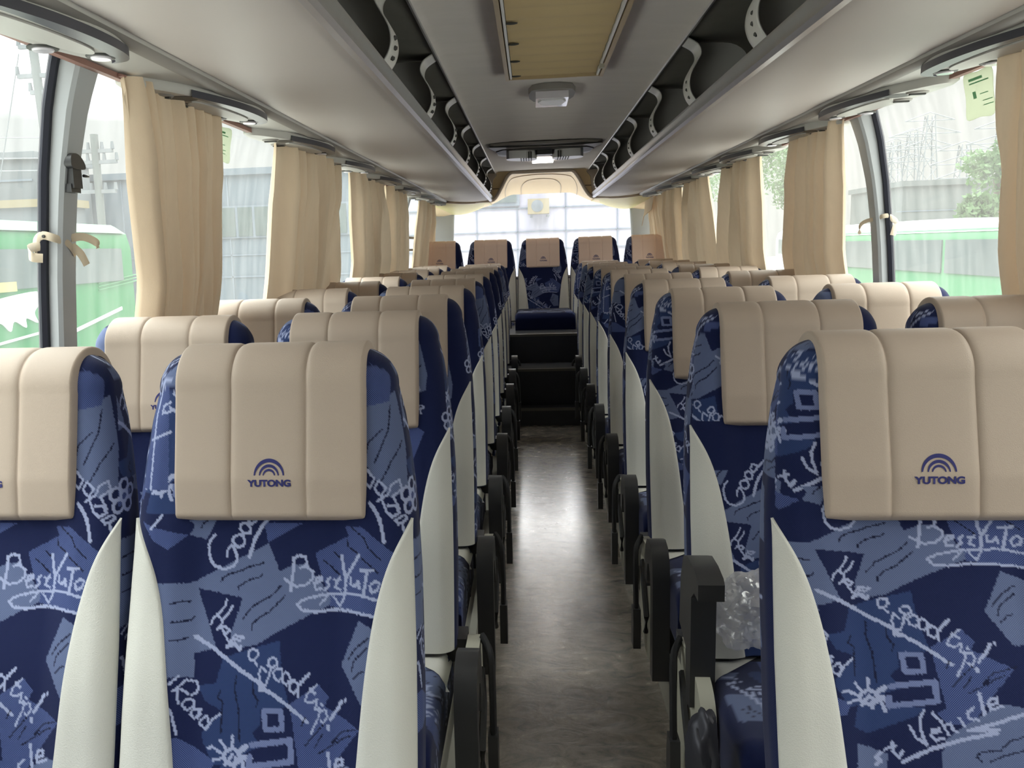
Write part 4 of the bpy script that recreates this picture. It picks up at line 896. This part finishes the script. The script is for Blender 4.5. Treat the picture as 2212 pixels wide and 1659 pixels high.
put('side_stripe', prism('side_stripe', [(9.4, .28), (11.2, .38), (11.2, .41), (9.4, .31)], 'x', -6.60, -6.585, 'buswhite', 0), g1)
coach(5.9, 8.3, 9.2, 20.5, 1.45, 'green2', 'pale green bus with a white roof parked close on the right', winz=(.72, 1.20))
coach(8.6, 11, 21.5, 33, 1.60, 'buswhite', 'white bus parked farther back on the right', winz=(.75, 1.25))
def building(name, x0, x1, y0, y1, z1, m, label, wins=(), joints=(), fascia=None, side=None):
    r = empty(name, (0, 0, 0)); tag(r, label, 'building')
    put('wall', boxes('wall', [(x0, x1, y0, y1, -1.1, z1)], m, 0), r)
    put('parapet', boxes('parapet', [(x0-.1, x1+.1, y0-.12, y1+.1, z1-.12, z1+.1)], fascia or m, .02), r)
    for (a, b, c, d) in wins:
        f = put('window_frame', boxes('window_frame', [(a, b, y0-.06, y0+.02, c, d)], 'bldgline', .01), r)
        n = max(1, int((b-a)/.6)); w_ = (b-a)/n
        put('pane', boxes('pane', [(a+i*w_+.05, a+(i+1)*w_-.05, y0-.09, y0-.05, c+.06, d-.06) for i in range(n)], 'buswin', 0), f)
    if joints:
        put('panel_joints', boxes('panel_joints', [(a, b, y0-.03, y0+.01, c, d) for a, b, c, d in joints], 'bldgline', 0), r)
    return r
building('warehouse', -22, -4.2, 30, 42, 4.15, 'bldg2', 'long grey-blue sheet metal warehouse beyond the left windows', wins=[(-10.8, -9.0, 1.9, 3.0), (-8.7, -7.2, 1.9, 3.0), (-7.0, -5.6, 1.9, 3.0)], joints=[(-21, -4.3, .55, .60), (-21, -4.3, 1.3, 1.34)]+[(x, x+.04, -1, 4) for x in np.arange(-20, -4.5, 1.9)])
building('office_block', -30, -15.2, 26.2, 29.6, 4.55, 'bldg', 'pale grey block with a cream band at the far left', wins=[(-17.0, -16.2, 2.45, 3.15), (-21, -19.8, 2.4, 3.2)], joints=[(-29, -15.3, 3.78, 3.84)])
o = building('low_annex', -19, -13.6, 24.5, 26, 3.0, 'bldg', 'low pale annex with a cream fascia at the far left', fascia='bldgcream')
building('tiled_building', -2.6, 2.7, 15.5, 20, 2.6, 'rearb', 'bright white tiled building behind the rear window', wins=[(-1.0, -.3, 2.0, 2.45), (1.3, 2.3, 2.0, 2.45)],
         joints=[(-2.6, 2.6, z, z+.015) for z in (1.25, 1.55, 1.95)]+[(x, x+.015, .5, 2.5) for x in (-1.9, -1.05, -.35, .48, 1.35, 2.2)])
a = boxes('outdoor_unit', [(-.16, .20, 15.15, 15.42, 1.84, 2.09)], 'bldgcream', .02)
o = put('outdoor_air_conditioner', a); tag(o, 'white outdoor air conditioner on the tiled wall behind the rear window', 'air conditioner')
put('fan_grille', cyl('fan_grille', (.0, 15.147, 1.97), .10, .008, 'y', 'bldg', 20), o)
put('bracket', boxes('bracket', [(-.12, -.08, 15.2, 15.5, 1.79, 1.82), (.16, .20, 15.2, 15.5, 1.79, 1.82)], 'metal', 0), o)
building('concrete_building', 15.2, 20.5, 39, 45, 3.35, 'conc', 'plain grey concrete building beyond the right window', joints=[(15.0, 20.5, 2.2, 2.23)])
def pole(x, y, h, label, arms=(), lean=0.0, r0=.11):
    r = empty('utility_pole', (x, y, 0)); tag(r, label, 'utility pole', None)
    put('mast', tube('mast', [(0, 0, -1.1), (lean*.4, 0, h*.5), (lean, 0, h)], r0, 'conc', 10), r)
    for z, L in arms: put('crossarm', boxes('crossarm', [(-L, L, -.05, .05, z-.05, z+.05)], 'metal', .01), r)
    bm = bmesh.new()
    for z, L in arms:
        for xx in (-L, -L*.4, L*.4, L): bmesh.ops.create_cone(bm, cap_ends=True, segments=8, radius1=.06, radius2=.04, depth=.2, matrix=Matrix.Translation((xx, 0, z+.14)))
    put('insulators', finish(bm, 'insulators', 'bldg', True), r)
    return r
pole(-12.1, 21.7, 8.2, 'tall leaning utility pole in the far left window', [(6.6, .6), (5.9, .7), (5.5, .4)], lean=-.3)
pole(-12.1, 24.0, 4.75, 'shorter utility pole seen between left pillar and curtain', [(4.3, .5), (4.0, .6), (3.2, .5)])
def wire(p, q, sag, label):
    pts = [(p[0]+(q[0]-p[0])*t, p[1]+(q[1]-p[1])*t, p[2]+(q[2]-p[2])*t-sag*4*t*(1-t)) for t in np.linspace(0, 1, 14)]
    o = put('overhead_wire', tube('overhead_wire', pts, .014, 'metal', 5)); tag(o, label, 'wire', 'overhead wires at the left')
wire((-26, 20, 5.9), (-12.35, 21.7, 4.4), .3, 'upper overhead wire reaching the tall pole'); wire((-26, 20, 5.3), (-12.35, 21.7, 3.9), .3, 'middle overhead wire reaching the tall pole')
wire((-26, 20, 4.9), (-12.35, 21.7, 3.6), .3, 'lowest overhead wire reaching the tall pole'); wire((-12.6, 21.5, 6.4), (-13.4, 21, 2.4), 0, 'slanting stay wire of the tall pole')
def pylon(x, y, h, label, n):
    bm = bmesh.new(); w0, w1 = .75, .22
    legs = []
    for sx_, sy_ in ((-1, -1), (1, -1), (1, 1), (-1, 1)): legs.append((sx_, sy_))
    def bar(p, q, r=.036):
        d = Vector(q)-Vector(p); L = d.length; mtx = Matrix.Translation((Vector(p)+Vector(q))/2) @ d.to_track_quat('Z', 'Y').to_matrix().to_4x4()
        bmesh.ops.create_cone(bm, cap_ends=True, segments=5, radius1=r, radius2=r, depth=L, matrix=mtx)
    W = lambda t: w0+(w1-w0)*t
    for a, b in legs: bar((a*w0, b*w0, -1.1), (a*w1, b*w1, h))
    K = 9
    for i in range(K):
        t0, t1 = i/K, (i+1)/K; z0 = -1.1+(h+1.1)*t0; z1 = -1.1+(h+1.1)*t1
        for k in range(4):
            a, b = legs[k], legs[(k+1) % 4]
            bar((a[0]*W(t0), a[1]*W(t0), z0), (b[0]*W(t1), b[1]*W(t1), z1), .022)
    for z, L in ((h-.3, 1.5), (h-1.1, 1.9), (h-1.9, 1.5)): bar((-L, 0, z), (L, 0, z), .036); bar((-L, 0, z), (0, 0, z+.5), .035); bar((L, 0, z), (0, 0, z+.5), .035)
    o = put('pylon', finish(bm, 'pylon', 'metal', False), None, (x, y, 0)); tag(o, label, 'pylon', 'lattice pylons on the skyline')
pylon(25, 65.5, 7.6, 'leftmost lattice pylon above the concrete building', 0); pylon(25, 62.8, 7.9, 'middle lattice pylon above the concrete building', 0)
pylon(25, 60.3, 8.6, 'tallest lattice pylon above the concrete building', 0); pylon(25, 55.5, 6.3, 'lattice pylon standing behind the trees', 0); pylon(25, 51.2, 7.0, 'lattice pylon at the right edge of the window', 0)
LEAF = None
def tree(x, y, h, rad, label, seed, n=2600, squash=.8):
    r = empty('tree', (x, y, -1.1)); tag(r, label, 'tree', None)
    put('trunk', tube('trunk', [(0, 0, 0), (.1, 0, h*.4), (0, .1, h*.75)], .14, 'bark', 8), r)
    rs = np.random.RandomState(seed); cl = rs.normal(0, 1, (16, 3)); cl /= np.linalg.norm(cl, axis=1)[:, None]; cl *= rs.uniform(.2, .75, (16, 1))*rad
    vs, fs = [], []
    for i in range(n):
        c = cl[rs.randint(16)]; d = rs.normal(0, 1, 3); d /= np.linalg.norm(d); p = c+d*rad*.38*rs.uniform(.6, 1); p[2] = p[2]*squash+h-rad*.7
        u = rs.normal(0, 1, 3); u /= np.linalg.norm(u); v = np.cross(u, rs.normal(0, 1, 3)); v /= np.linalg.norm(v); s_ = rs.uniform(.07, .15)
        b = len(vs); vs += [p-u*s_, p-v*s_*.5, p+u*s_, p+v*s_*.5]; fs.append((b, b+1, b+2, b+3))
    f = put('foliage', mesh('foliage', vs, fs, 'leaf', False), r)
for i, (x, y, h, rd, lb) in enumerate([(16.2, 33.4, 4.5, 1.5, 'leafy tree beside the concrete building'), (18.9, 35.4, 4.7, 1.5, 'leafy tree in the middle of the right window'), (16.0, 29.0, 4.0, 1.4, 'leafy tree beside the right edge curtain'), (14.4, 31.0, 2.6, .9, 'low rounded tree in front of the taller ones'),
    (13.0, 46, 5.6, 2.2, 'hazy tree between the pillar and the curtain on the right'), (12.5, 52, 8.0, 3.4, 'tall hazy tree seen between the two right curtains'), (10.5, 64, 8.0, 3.2, 'tree behind the flared right curtain'), (-16.5, 22.5, 2.2, .9, 'small scrubby tree beside the annex at far left')]):
    tree(x, y, h+1.1, rd, lb, 20+i, 3200 if rd > 1.5 else 1500)
